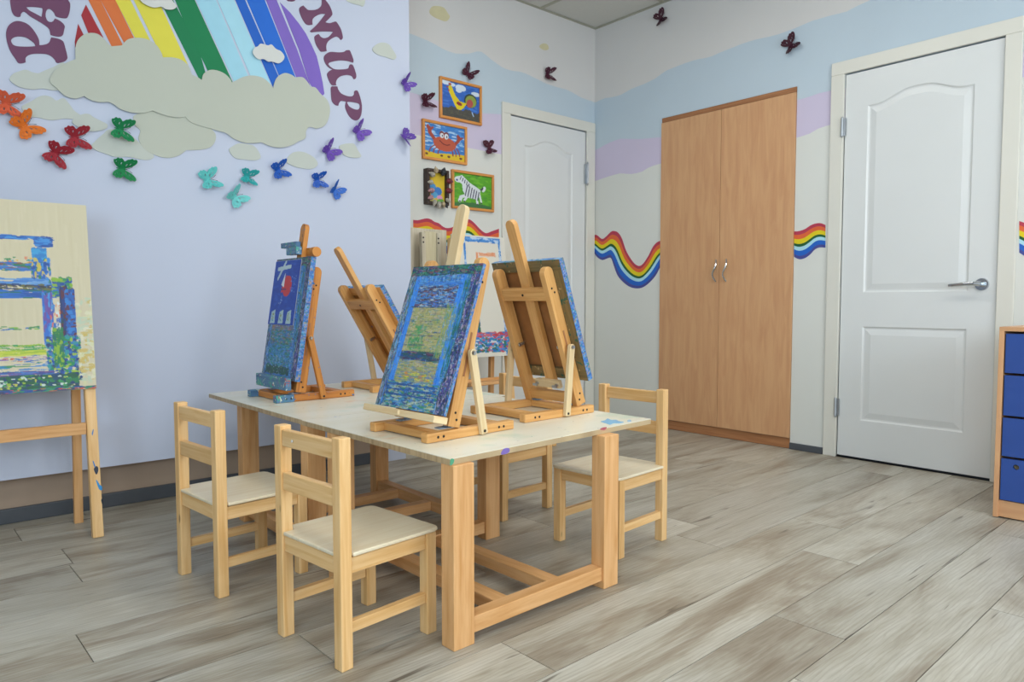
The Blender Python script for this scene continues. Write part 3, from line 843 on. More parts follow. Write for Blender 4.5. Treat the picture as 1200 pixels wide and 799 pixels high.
letter([LT([(470, 0), (490, -18), (510, 0), (560, 70), (590, 150), (580, 190), (510, 262, 1), (560, 272), (620, 255), (645, 265), (690, 340), (712, 420), (710, 455), (690, 468), (670, 445), (640, 430), (590, 450), (540, 490), (520, 540), (525, 600, 1), (460, 605), (430, 570), (400, 520), (382, 450), (390, 420), (430, 398, 1), (460, 435), (500, 448), (550, 430), (600, 375, 1), (560, 370), (450, 370), (345, 380, 1), (330, 365, 1), (420, 280), (510, 165, 1), (460, 165), (400, 190), (360, 230), (360, 290, 1), (310, 295), (270, 270), (230, 200), (205, 130), (210, 90), (250, 65, 1), (280, 95), (310, 118), (380, 118), (430, 100), (465, 60)], 9.99, 330, 0)],
       'plum paper letter M right of the violet stripe, at the top')
letter([LT([(462, 9), (487, -5), (492, -8), (510, -10), (530, -5), (550, 40), (567, 90), (565, 120, 1), (500, 102), (420, 97), (340, 112), (308, 130), (320, 155), (370, 187), (450, 190), (510, 180), (525, 150), (535, 138), (560, 145), (580, 190), (597, 250), (590, 285), (570, 290), (550, 260), (500, 248), (440, 260), (400, 290), (385, 330), (390, 355, 1), (350, 355), (325, 330), (300, 270), (295, 235), (320, 205), (350, 190, 1), (320, 175), (285, 140), (262, 90), (265, 50), (300, 18), (340, 8), (410, 13)], 8.877, 350, 60)],
       'plum paper letter shaped like a sideways u, between the M and the lower P')
letter([LT([(335, 375), (365, 367), (400, 368, 1), (410, 400), (440, 440), (500, 466), (550, 470), (573, 450), (576, 420), (595, 408), (615, 420), (640, 490), (655, 570), (650, 650), (630, 700), (600, 720), (560, 710), (520, 670), (490, 610), (482, 570), (490, 525, 1), (440, 518), (418, 540), (410, 568, 1), (380, 560), (345, 520), (335, 440)], 8.877, 350, 60),
        LT([(505, 528), (560, 530), (620, 545), (635, 575), (620, 605), (580, 605), (530, 580), (508, 550)], 8.877, 350, 60)],
       'plum paper letter P on the right, lowest of the right-hand letters')
letter([[(336, 0), (339, 1.6), (343, 1.8), (346, 0), (348, -8), (345, -22), (334, -24), (330, -12)]], 'bottom tip of a plum paper letter cut by the top edge')

# ---- butterflies: two openwork wings, body and feelers
WING = smooth_loop([(.04, .01), (.20, .10), (.42, .20), (.66, .36), (.86, .60), (.92, .84), (.80, .98), (.64, .93), (.52, 1.0), (.38, .90), (.24, .86), (.12, .72), (.03, .66), (-.05, .78), (-.2, .90), (-.32, .84), (-.46, .90), (-.56, .76), (-.70, .70), (-.68, .50), (-.56, .30), (-.36, .12), (-.16, .01)], 3)
HOLES = [smooth_loop([(.42, .34), (.60, .50), (.70, .72), (.56, .66), (.44, .50)], 3),
         smooth_loop([(.20, .22), (.32, .36), (.36, .60), (.24, .50), (.17, .34)], 3),
         smooth_loop([(-.16, .34), (-.12, .52), (-.22, .70), (-.28, .52)], 3),
         smooth_loop([(-.36, .32), (-.40, .50), (-.54, .62), (-.50, .44)], 3)]
FEEL = plain('dark_feeler', '2c2030', .5)
def butterfly(point, wall, size, head, fold, col, label, group, dark=None):
    r = empty('butterfly', point)
    if wall == 'left': B = Matrix(((1, 0, 0), (0, 0, -1), (0, 1, 0)))       # local x right, y up, z out of the wall
    else: B = Matrix(((0, 0, -1), (-1, 0, 0), (0, 1, 0)))
    r.rotation_euler = (B @ Matrix.Rotation(math.radians(head), 3, 'Z')).to_euler()
    tag(r, label, 'butterfly', group)
    m = MATB.setdefault(col, plain('butterfly_' + col, col, .45, var=.05, scale=80))
    s = size = size * 1.02
    for sg, fo in ((1, fold[0]), (-1, fold[1])):
        a = math.radians(fo * .82)
        def place(p, sg=sg, a=a): return Vector((p[0] * s, sg * p[1] * s * math.cos(a), p[1] * s * math.sin(a) + .0045))
        nn = Vector((0, -sg * math.sin(a), math.cos(a)))
        sheet('wing', [WING] + HOLES, place, nn, .0009, m, r)
        ins = [(x * .74, y * .74 + .07) for x, y in WING]
        hol = [[(x * .74, y * .74 + .07) for x, y in h] for h in HOLES]
        sheet('inner_wing', [ins] + hol, lambda p, pl=place, nn=nn: pl(p) + nn * .0022, nn, .0008, m, r)
    MB().tube([(-.42 * s, 0, .004), (-.15 * s, 0, .006), (.18 * s, 0, .006), (.26 * s, 0, .005)], [.0012, .0035, .0032, .0015], 8).build('body', m, r)
    for sg in (1, -1):
        MB().tube([(.25 * s, 0, .005), (.5 * s, sg * .12 * s, .012), (.66 * s, sg * .24 * s, .014)], [.0007, .0006, .0011], 6).build('feeler', FEEL, r)
    return r
MATB = {}
BF = [
 (8, 122, .052, -5, (48, 28), 'cf5a3a', 'coral red butterfly cut by the left edge'),
 (28, 148, .052, 35, (46, 28), 'dc7224', 'orange butterfly below the coral red one'),
 (88, 161, .050, 5, (48, 28), '9c2634', 'dark red butterfly, the upper right of the dark red pair'),
 (65, 180, .050, -22, (48, 28), '981f30', 'dark red butterfly, the lower left of the dark red pair'),
 (140, 152, .049, -4, (48, 30), '12804c', 'green butterfly on the pale cloud, the upper of the two green ones'),
 (143, 198, .049, -4, (48, 30), '128049', 'green butterfly below the cloud, the lower of the two green ones'),
 (243, 211, .050, 18, (30, 46), '62c4c2', 'light teal butterfly, leftmost of the three teal ones'),
 (289, 207, .044, -8, (52, 46), '2fa7a8', 'darker teal butterfly, rightmost of the three teal ones'),
 (274, 231, .050, 42, (58, 30), '6fcac8', 'light teal butterfly, lowest of the three teal ones'),
 (325, 199, .048, 22, (52, 34), '1556b4', 'deep blue butterfly, leftmost of the three blue ones'),
 (371, 211, .045, 12, (52, 34), '1658b8', 'deep blue butterfly, middle of the three blue ones'),
 (391, 223, .046, 52, (66, 24), '2064c0', 'bright blue butterfly, rightmost of the three blue ones'),
 (384, 177, .051, 45, (56, 30), '6644a8', 'violet butterfly left of the pale cloud by the letters'),
 (419, 154, .051, 45, (56, 30), '6c48ae', 'violet butterfly touching the lowest plum letter'),
 (474, 98, .047, 45, (60, 34), '6442a6', 'violet butterfly by the wall edge, the upper one'),
 (473, 161, .047, -38, (34, 60), '6442a6', 'violet butterfly by the wall edge, the lower one'),
]
for x, y, s, hd, fo, c, lab in BF:
    p = PLW((x, y)); p.y -= .012 if 100 < y < 170 and 100 < x < 200 else .0015
    butterfly(p, 'left', s, hd, fo, c, lab, 'coloured butterflies on the mural wall')
for x, y, hd, fo, lab in ((498, 119, 10, (50, 50), 'dark maroon butterfly left of the rooster picture'), (548, 87, 50, (20, 70), 'dark maroon butterfly sitting above the rooster picture'),
                          (572, 174, 195, (60, 30), 'dark maroon butterfly right of the crab picture'), (641, 87, 5, (55, 40), 'dark maroon butterfly above the back door')):
    p = PB((x, y)); p.y -= .0015
    butterfly(p, 'left', .055, hd, fo, '4c1a30', lab, 'maroon butterflies on the painted walls')
for x, y, hd, lab in ((776, 22, 20, 'dark maroon butterfly high up near the ceiling corner'), (928, 53, 28, 'dark maroon butterfly above the cupboard')):
    p = PR((x, y)); p.x -= .0015
    butterfly(p, 'right', .055, hd, (54, 38), '40182a', lab, 'maroon butterflies on the painted walls')

# ================================================================== PICTURES ON THE BACK WALL
def picture(name, x0, x1, z0, z1, ras, label):
    cx = (x0 + x1) / 2
    r = tag(empty(name, (cx, YB, z0)), label, 'picture', 'pictures on the back wall')
    w, h = x1 - x0, z1 - z0; t = .015; d = .018
    f = MB()
    f.bar((-w / 2, -d / 2 - .001, t / 2), (w / 2, -d / 2 - .001, t / 2), d, t)
    f.bar((-w / 2, -d / 2 - .001, h - t / 2), (w / 2, -d / 2 - .001, h - t / 2), d, t)
    f.bar((-w / 2 + t / 2, -d / 2 - .001, t), (-w / 2 + t / 2, -d / 2 - .001, h - t), t, d, (0, 1, 0))
    f.bar((w / 2 - t / 2, -d / 2 - .001, t), (w / 2 - t / 2, -d / 2 - .001, h - t), t, d, (0, 1, 0))
    f.build('frame', ORANGE_WOOD, r, bevel=.002)
    MB().box((-w / 2 + t, -.008, t), (w / 2 - t, -.001, h - t), 0).build('backing', CASING, r)
    grid_face('painting', ras, (-w / 2 + t, -.0092, h - t), (w - 2 * t, 0, 0), (0, 0, -(h - 2 * t)), PRINT, r)
    return r
# rooster
a = Ras(110, 84, '2f62b8')
a.streaks((0, 0, 1, .7), ['3a74cc', '2858ae', '4a80d0'], 120, .12, .03, .6)
for c in ((.12, .05, .12, .07), (.5, .12, .14, .09), (.45, .2, .08, .06), (.9, .2, .12, .06), (.28, .08, .08, .05)): a.ell(*c, 'cfdcea')
a.poly([(0, .72)] + [(i / 16, .70 + .03 * (i % 2) + .04 * math.sin(i)) for i in range(17)] + [(1, 1), (0, 1)], '4c4a44')
a.streaks((0, .8, 1, 1), ['565248', '44443f', '5c5a48'], 80, .05, .02, .7)
a.ell(.76, .42, .17, .20, '2c4038', 10); a.ell(.77, .44, .145, .17, '8a9a44', 10); a.ell(.74, .50, .085, .12, 'b0504a', 10)
a.poly([(.18, .14), (.26, .12), (.36, .36), (.48, .50), (.66, .52), (.58, .66), (.5, .74), (.40, .73), (.33, .6), (.2, .3)], 'e0c818')
a.ell(.23, .17, .05, .06, 'dcc41c'); a.ell(.22, .08, .04, .03, 'a03a40'); a.ell(.155, .17, .03, .02, 'a8483c'); a.ell(.19, .26, .02, .03, 'a03a40')
a.ell(.46, .57, .075, .05, '8c2c2c', 20); a.line([(.44, .74), (.44, .80)], .008, '7a6a2a')
a.line([(.8, .74), (.84, .84)], .012, 'a8c4e8')
picture('rooster_picture', 2.424, 2.730, 1.874, 2.108, a, 'framed child painting of a yellow rooster on blue sky, topmost of the pictures')
# crab
a = Ras(110, 84, '3a7cc4')
a.streaks((0, 0, 1, .75), ['4a8cd0', '2f6cb4', '9cc4e4', 'b8d4ea'], 130, .10, .025, .8)
a.poly([(0, .80), (.3, .86), (.5, .82), (.8, .80), (1, .78), (1, 1), (0, 1)], 'd8b828')
for x in (.06, .42, .6, .9): a.ell(x, .9, .035, .035, '6a4030')
for pts in (((.25, .62), (.15, .72), (.12, .84)), ((.32, .66), (.24, .74), (.22, .84)), ((.4, .7), (.34, .78), (.33, .86)), ((.68, .68), (.7, .78), (.7, .86)), ((.74, .66), (.78, .76), (.78, .86)), ((.8, .62), (.86, .74), (.87, .84))): a.line(pts, .014, '8a3a44')
a.line([(.25, .45), (.14, .28), (.12, .14)], .045, 'a04434'); a.line([(.14, .22), (.21, .12)], .025, 'a04434'); a.ell(.09, .12, .035, .06, 'a04434')
a.line([(.76, .5), (.84, .38), (.86, .28)], .04, '9c4234'); a.ell(.83, .26, .03, .06, '9c4234'); a.line([(.88, .34), (.94, .28)], .025, '9c4234')
a.ell(.50, .54, .28, .20, 'b8563c', 6); a.ell(.5, .62, .24, .14, 'b8563c')
a.ell(.43, .27, .06, .09, '7c2c2c'); a.ell(.54, .28, .065, .09, '7c2c2c'); a.ell(.43, .31, .045, .075, 'd8dce0'); a.ell(.54, .32, .05, .08, 'd8dce0'); a.ell(.44, .31, .015, .03, '303048'); a.ell(.55, .33, .018, .035, '303048')
a.line([(.38, .47), (.46, .55), (.55, .57), (.62, .54)], .014, '6a2424')
picture('crab_picture', 2.303, 2.618, 1.625, 1.848, a, 'framed child painting of a red crab on yellow sand below the rooster')
# zebra
a = Ras(110, 84, '56a024')
a.streaks((0, 0, 1, 1), ['64ac2c', '4c9420', '74b830', '3e8438'], 220, .09, .03, .6)
a.poly([(0, .9), (.3, .86), (.6, .84), (1, .92), (1, 1), (0, 1)], '3c7040')
W_ = 'd6dce0'; K_ = '3c3858'
a.ell(.12, .2, .09, .09, W_, 30); a.poly([(.1, .12), (.22, .06), (.42, .26), (.62, .38), (.7, .44), (.68, .64), (.58, .74), (.34, .70), (.24, .52), (.22, .32), (.08, .24)], W_)
a.line([(.3, .66), (.2, .70), (.16, .82)], .045, W_); a.line([(.34, .7), (.28, .80)], .03, W_); a.line([(.6, .7), (.62, .86)], .028, W_); a.line([(.68, .6), (.72, .8)], .024, W_)
for i in range(6): a.line([(.36 + i * .06, .34 + i * .035), (.30 + i * .065, .66 + i * .018)], .013, K_)
for i in range(5): a.line([(.2 + i * .05, .1 + i * .045), (.17 + i * .055, .2 + i * .045)], .011, K_)
a.ell(.09, .22, .03, .03, '4a5a90'); a.line([(.7, .44), (.76, .36)], .014, K_); a.ell(.79, .40, .045, .09, W_, 20); a.ell(.75, .4, .02, .06, '3a3840', 20)
for p in ((.16, .84), (.28, .83), (.62, .88), (.72, .83)): a.ell(*p, .028, .018, '2a2a3c')
picture('zebra_picture', 2.507, 2.824, 1.364, 1.590, a, 'framed child painting of a striped zebra on green, lowest of the framed pictures')
# shell box
sb = tag(empty('shell_frame', (2.39, YB, 1.37)), 'small deep dark frame decorated with shells, left of the zebra picture', 'picture', 'pictures on the back wall')
f = MB(); w, h, d = .15, .20, .045
f.box((-w / 2, -d, 0), (w / 2, -.001, .016), 0).box((-w / 2, -d, h - .016), (w / 2, -.001, h), 0).box((-w / 2, -d, .016), (-w / 2 + .016, -.001, h - .016), 2).box((w / 2 - .016, -d, .016), (w / 2, -.001, h - .016), 2)
f.build('frame', plain('dark_stained_frame', '3a2a24', .6), sb, bevel=.002)
a = Ras(40, 56, 'd8b82c')
for c in ((.3, .5, .2, .12, '4a90c8'), (.6, .62, .22, .14, '3c78c0'), (.4, .75, .2, .1, '5aa0c8'), (.7, .82, .15, .08, 'd890b8'), (.75, .95, .2, .1, '6aa850'), (.3, .95, .2, .08, 'd8d080')): a.ell(*c)
grid_face('painting', a, (-w / 2 + .014, -.02, h - .014), (w - .028, 0, 0), (0, 0, -(h - .028)), PRINT, sb)
SH = [plain('shell_grey', 'a8a294', .5, var=.3, scale=90), plain('shell_pink', 'b08488', .5, var=.3, scale=90), plain('shell_maroon', '6e2430', .5, var=.2, scale=90), plain('shell_black', '20242a', .4), plain('shell_buff', 'b09c7c', .5, var=.3, scale=90)]
for x, z, r_, m, ang in ((-.045, .165, .022, 0, 160), (-.02, .19, .02, 4, 100), (.03, .185, .026, 3, 70), (-.055, .12, .020, 0, 180), (-.05, .075, .022, 1, 190), (-.055, .035, .02, 1, 200), (-.03, .01, .02, 0, 250), (.0, .0, .022, 0, 270), (.03, .005, .018, 4, 290), (.06, .03, .018, 0, 330), (.072, .14, .024, 2, 0), (.068, .085, .024, 2, 10), (.05, .0, .016, 3, 300)):
    q = MB(); an = math.radians(ang)
    dv = Vector((math.cos(an), 0, math.sin(an)))
    p = Vector((x, -d - .004, z))
    rr = [.3, .8, 1, .8, .45, .1]
    q.tube([p - dv * r_ * .8 + dv * r_ * .4 * i for i in range(6)], [r_ * .75 * k for k in rr], 9)
    q.build('shell', SH[m], sb, smooth=True)

# ================================================================== TABLES
ZT = .452
def table(loc, rz, loop, rails_x, label):
    """base 0.60 x 0.60, legs 6 x 4.5 cm; tlo/thi: corners of the top in local space"""
    r = tag(empty('activity_table', loc, rz), label, 'table', 'low plywood-topped tables pushed together')
    T = .016
    top = MB().prism(loop, T - .0015, Matrix.Translation((0, 0, ZT - T)))
    top.build('plywood_board', PLY_EDGE, r, bevel=.001)
    MB().prism([(x * 1.0, y) for x, y in loop], .0015, Matrix.Translation((0, 0, ZT - .0015))).build('tabletop', TOPM, r)
    for x0 in (0, .555):
        for y0 in (0, .545):
            if rails_x and x0: x0 = .536 if y0 == 0 else .566
            MB().box((x0, y0, 0), (x0 + .062, y0 + .048, ZT - T), 2).build('leg', PINE_T, r, bevel=.002)
    rz0, rz1 = .022, .062
    if rails_x:      # end rails run along x, long rails along y
        for y in (.012, .557):
            MB().box((.062, y - .004, rz0), (.536 if y < .1 else .566, y + .036, rz1), 0).build('end_rail', PINE_T, r, bevel=.002)
        for x in (.17, .36):
            MB().box((x, .048, rz0 + .002), (x + .045, .553, rz1 - .004), 1).build('long_rail', PINE_T, r, bevel=.002)
    else:
        for x in (.012, .562):
            MB().box((x, .048, rz0), (x + .042, .545, rz1), 1).build('end_rail', PINE_T, r, bevel=.002)
        for y in (.15, .38):
            MB().box((.054, y, rz0 + .002), (.562, y + .042, rz1 - .004), 0).build('long_rail', PINE_T, r, bevel=.002)
    return r
t1 = table((.959, 1.312, 0), math.radians(1.8), [(-.002, .010), (.803, .040), (.812, .744), (.000, .748)], True, 'low pine table nearest the camera under the front two easels')
t2 = table((.957, 2.072, 0), 0.0, [(-.018, -.0095), (.830, .0185), (.845, .835), (-.022, .835)], False, 'low pine table at the rear under the back two easels')
# splashes of dried paint on the near table
def splash(pts, c, lab):
    o = sheet('paint_splash', [smooth_loop(pts)], lambda p: CAM + ray(*p) * ((ZT - CAM_H) / ray(*p).z), (0, 0, 1), .0006, plain('dried_paint_' + c, c, .4), None, .0)
    R = t1.matrix_world.inverted(); return o
bpy.context.view_layer.update()
for pts, c in (([(704, 494), (709, 492.5), (712, 490.5), (716, 492), (722, 492), (725, 493.5), (731, 494.5), (726, 496), (719, 496), (715, 497.5), (710, 496)], '7fb8dc'),
               ([(735, 493), (738, 492), (740, 493.5), (736, 494)], '8ab8d8')):
    o = splash(pts, c, '')
    o.parent = t1; o.matrix_parent_inverse = t1.matrix_world.inverted()
# paint on the board edges
for x0, x1, c in ((.012, .03, '5a6fb8'), (.0, .009, '3f9a70')):
    pass
M1 = t1.matrix_world
def edge_mark(px, c):
    # a small patch of paint on the front edge (local y = .003)
    O = M1.inverted() @ CAM; pts = []
    F0, F1 = Vector((-.002, .010, 0)), Vector((.803, .040, 0)); fd = (F1 - F0).normalized(); fn = Vector((fd.y, -fd.x, 0))
    for x, y in px:
        D = M1.inverted().to_3x3() @ ray(x, y)
        t = (F0 - O).dot(fn) / D.dot(fn); q = O + D * t; pts.append(((q - F0).dot(fd), q.z))
    o = sheet('paint_splash', [smooth_loop(pts)], lambda q: F0 + fd * q[0] + Vector((0, 0, q[1])), fn, .0006, plain('edge_paint_' + c, c, .4), t1)
edge_mark([(587, 532), (590, 526), (596, 525), (597, 529), (592, 532)], '7a66b0')
edge_mark([(703, 503), (706, 501), (711, 500.5), (708, 504)], 'b05a68')
edge_mark([(527.5, 545), (528, 538), (532, 538), (531, 543)], '4f9c78')

# ================================================================== CHAIRS
def chair():
    """child's chair facing local +x; origin under the middle of the leg square"""
    r = empty('child_chair')
    w, d, s = .275, .275, .030
    for y in (-1, 1):
        yy = y * (w / 2 - s / 2)
        # rear leg runs up as back post, leaning very slightly back
        MB().bar((-d / 2 + s / 2, yy, 0), (-d / 2 + s / 2, yy, .517), s, s, (0, 1, 0)).build('rear_leg', PINE, r, bevel=.0025)
        MB().bar((d / 2 - s / 2, yy, 0), (d / 2 - s / 2, yy, .252), s, s, (0, 1, 0)).build('front_leg', PINE, r, bevel=.0025)
        MB().box((-d / 2 + s, yy - .009, .212), (d / 2 - s, yy + .009, .248), 0).build('side_apron', PINE, r, bevel=.0015)
        MB().box((-d / 2 + s, yy - .009, .078), (d / 2 - s, yy + .009, .103), 0).build('side_stretcher', PINE, r, bevel=.0015)
    MB().box((d / 2 - s / 2 - .009, -w / 2 + s, .212), (d / 2 - s / 2 + .009, w / 2 - s, .250), 1).build('front_apron', PINE, r, bevel=.0015)
    MB().box((-d / 2 + s / 2 - .009, -w / 2 + s, .212), (-d / 2 + s / 2 + .009, w / 2 - s, .250), 1).build('rear_apron', PINE, r, bevel=.0015)
    MB().box((-d / 2 + s / 2 - .012, -w / 2 + s, .468), (-d / 2 + s / 2 + .006, w / 2 - s, .508), 1).build('top_rail', PINE, r, bevel=.0025)
    MB().box((-d / 2 + s / 2 - .011, -w / 2 + s, .362), (-d / 2 + s / 2 + .007, w / 2 - s, .405), 1).build('middle_rail', PINE, r, bevel=.0025)
    # seat with notched rear corners and a soft dip
    n, L = 9, []
    x0, x1, yh = -d / 2 + s + .001, d / 2 + .012, w / 2 + .004
    loop = [(x0, -yh), (x1 - .02, -yh), (x1 - .006, -yh + .006), (x1, -yh + .02), (x1, yh - .02), (x1 - .006, yh - .006), (x1 - .02, yh), (x0, yh), (x0, w / 2 - s - .002), (-d / 2 + .002, w / 2 - s - .002), (-d / 2 + .002, -w / 2 + s + .002), (x0, -w / 2 + s + .002)]
    MB().prism(loop, .009, Matrix.Translation((0, 0, .252))).build('seat', PLY, r, bevel=.003, seg=3)
    return r
proto = chair()
def put_chair(o, x, y, rz, label):
    o.location = (x, y, 0); o.rotation_euler = (0, 0, math.radians(rz))
    tag(o, label, 'chair', "children's chairs round the tables")
cs = [(.8385, 1.548, 6.5, 'small pine chair in front, nearest the camera, its back to the left'),
      (.772, 2.125, 6.0, 'small pine chair on the left behind the front one, nearest the wall'),
      (1.832, 1.602, 184.5, 'small pine chair at the right side of the tables, whole back in view'),
      (1.808, 2.14, 184.0, 'small pine chair mostly hidden behind the easels at the far side of the tables')]
for i, c in enumerate(cs):
    put_chair(proto if i == 0 else copy_tree(proto), *c)
MB().cyl((-.1365, .055, .487), (-.1385, .055, .487), .003, n=10).build('screw_cap', WHITEP, proto)

# small stool beyond the tables; only its feet show
stl = tag(empty('stool', (2.742, 2.945, 0)), 'small pine stool behind the tables, only its feet show past the far chair', 'stool')
for x in (-.065, .065):
    for y in (-.06, .06):
        MB().bar((x, y, 0), (x, y, .25), .028, .028, (0, 1, 0)).build('leg', PINE, stl, bevel=.002)
MB().box((-.085, -.078, .25), (.085, .078, .262), 0).build('seat', PLY, stl, bevel=.003)
for y in (-.06, .06): MB().box((-.051, y - .008, .2), (.051, y + .008, .248), 0).build('apron', PINE, stl)

# ================================================================== DESKTOP EASELS
def round_bar(mb, p0, p1, w, h, up, rnd):
    """bar p0->p1; h is measured along 'up', w sideways; the p1 end is rounded in the plane named by rnd ('h' or 'w')"""
    p0, p1 = Vector(p0), Vector(p1); d = p1 - p0; L = d.length; d.normalize()
    up = Vector(up); side = d.cross(up).normalized(); up = side.cross(d).normalized()
    A, t = (up, w) if rnd == 'h' else (side, h)
    B = side if rnd == 'h' else up
    r = (h if rnd == 'h' else w) / 2
    lp = [(0, -r), (L - r, -r)] + [(L - r + r * math.sin(a), -r * math.cos(a)) for a in [math.pi * i / 10 for i in range(1, 10)]] + [(L - r, r), (0, r)]
    N = d.cross(A)
    M = Matrix((d, A, N)).transposed().to_4x4(); M.translation = p0 - N * (t / 2)
    mb.prism(lp, t, M)
    return mb
def desk_easel(loc, rz, tilt, front, strut, tray_t, mast_len, label, W=PINE_E, SK=None, TR=None, base_len=.31, traylen=.33, mastW=None, tray_n=0.0):
    SK = SK or W; TR = TR or W
    r = tag(empty('table_easel', loc, math.radians(rz)), label, 'easel', 'wooden table easels')
    t = math.radians(tilt)
    U = Vector((-math.sin(t), 0, math.cos(t))); N = Vector((math.cos(t), 0, math.sin(t)))
    Pv = Vector((0, 0, .026)); rear = base_len - front
    def at(u, v, n): return Pv + U * u + N * n + Vector((0, v, 0))
    for sg in (-1, 1):
        MB().box((-rear, sg * .1165 - .0135, 0), (front, sg * .1165 + .0135, .025), 0).build('skid', SK, r, bevel=.003)
        m = MB(); round_bar(m, at(.004, sg * .110, 0), at(.468, sg * .110, 0), .022, .040, N, 'h')
        up = m.build('upright', W, r, bevel=.0015)
        # slot in the upright as a dark recessed groove
        m = MB()
        a, b = at(.14, sg * .1213, 0), at(.26, sg * .1213, 0); m.bar(a, b, .002, .006, N)
        m.build('slot', BEECH_D, r)
        m = MB(); S0 = Vector((-strut, sg * .1375, .012)); S1 = at(.205, sg * .1375, 0); dd = (S1 - S0).normalized()
        round_bar(m, S0 - dd * .008, S1 + dd * .010, .013, .022, dd.cross(Vector((0, 1, 0))), 'h')
        m.build('strut', W if W is PINE_OLD else PINE_LT, r, bevel=.001)
        m = MB(); m.cyl(at(.205, sg * .144, 0), at(.205, sg * .150, 0), .007, .005, 10)
        q = at(.205, sg * .096, 0)
        m.cyl(at(.205, sg * .099, 0), at(.205, sg * .085, 0), .005, .004, 8)
        m.bar(q + N * -.012 + Vector((0, -sg * .008, 0)), q + N * .012 + Vector((0, -sg * .008, 0)), .004, .009)
        m.build('wing_nut', STEEL, r)
        m = MB().box((-.012, sg * .088 - .012, .025), (.028, sg * .088 + .010, .028), 0)
        m.bar(at(.0, sg * .088, .0), at(.03, sg * .088, .0), .022, .003, N)
        m.build('hinge', HINGEBLUE, r)
        for px_, pz_ in ((front - .036, .0125), (front - .054, .0125), (-rear + .041, .0125), (-rear + .059, .0125)):
            MB().cyl((px_, sg * .1295, pz_), (px_, sg * .1305, pz_), .0038, n=8).build('screw', SCREW, r)
        MB().cyl((-strut, sg * .1435, .012), (-strut, sg * .1450, .012), .0042, n=8).build('screw', SCREW, r)
        for u in (.024, .042, .385, .40):
            p = at(u, sg * .1205, (-.004 if u > .39 or u < .03 else .004)); q = p + Vector((0, sg * .0012, 0))
            MB().cyl(p, q, .0036, n=8).build('screw', SCREW, r)
    for x in (front - .045, -rear + .05):
        MB().box((x - .016, -.103, .002), (x + .016, .103, .0235), 1).build('base_crossbar', SK, r, bevel=.002)
    m = MB(); m.bar(at(.026, -.099, -.002), at(.026, .099, -.002), .018, .034, U); m.build('lower_crossbar', W, r, bevel=.002)
    m = MB(); m.bar(at(.384, -.099, -.008), at(.384, .099, -.008), .020, .040, U); m.build('upper_crossbar', W, r, bevel=.002)
    p = at(.384, 0, -.0185); MB().cyl(p, p - N * .0015, .004, n=8).build('screw', SCREW, r)
    m = MB(); round_bar(m, at(tray_t - .012, 0, .0115), at(mast_len, 0, .0115), .040, .018, N, 'w'); m.build('mast', mastW or W, r, bevel=.0015)
    m = MB(); m.bar(at(tray_t - .002, -traylen / 2, .044 + tray_n), at(tray_t - .002, traylen / 2, .044 + tray_n), .046, .018, U)
    if tray_n: m.bar(at(tray_t - .002, -.03, .03), at(tray_t - .002, .03, .05 + tray_n), .012, .06, Vector((0, 1, 0))); m.build('tray', TR, r, bevel=.002)
    m = MB(); m.bar(at(tray_t, -.055, -.006), at(tray_t, .055, -.006), .016, .026, U); m.build('tray_block', PINE_LT if W is not PINE_OLD else W, r, bevel=.002)
    for v in (-.045, .045):
        p = at(tray_t, v, -.014); MB().cyl(p, p - N * .010, .006, .004, n=8).bar(p - N * .012 + Vector((0, -.010, 0)), p - N * .012 + Vector((0, .010, 0)), .003, .008).build('wing_nut', STEEL, r)
    return r, at

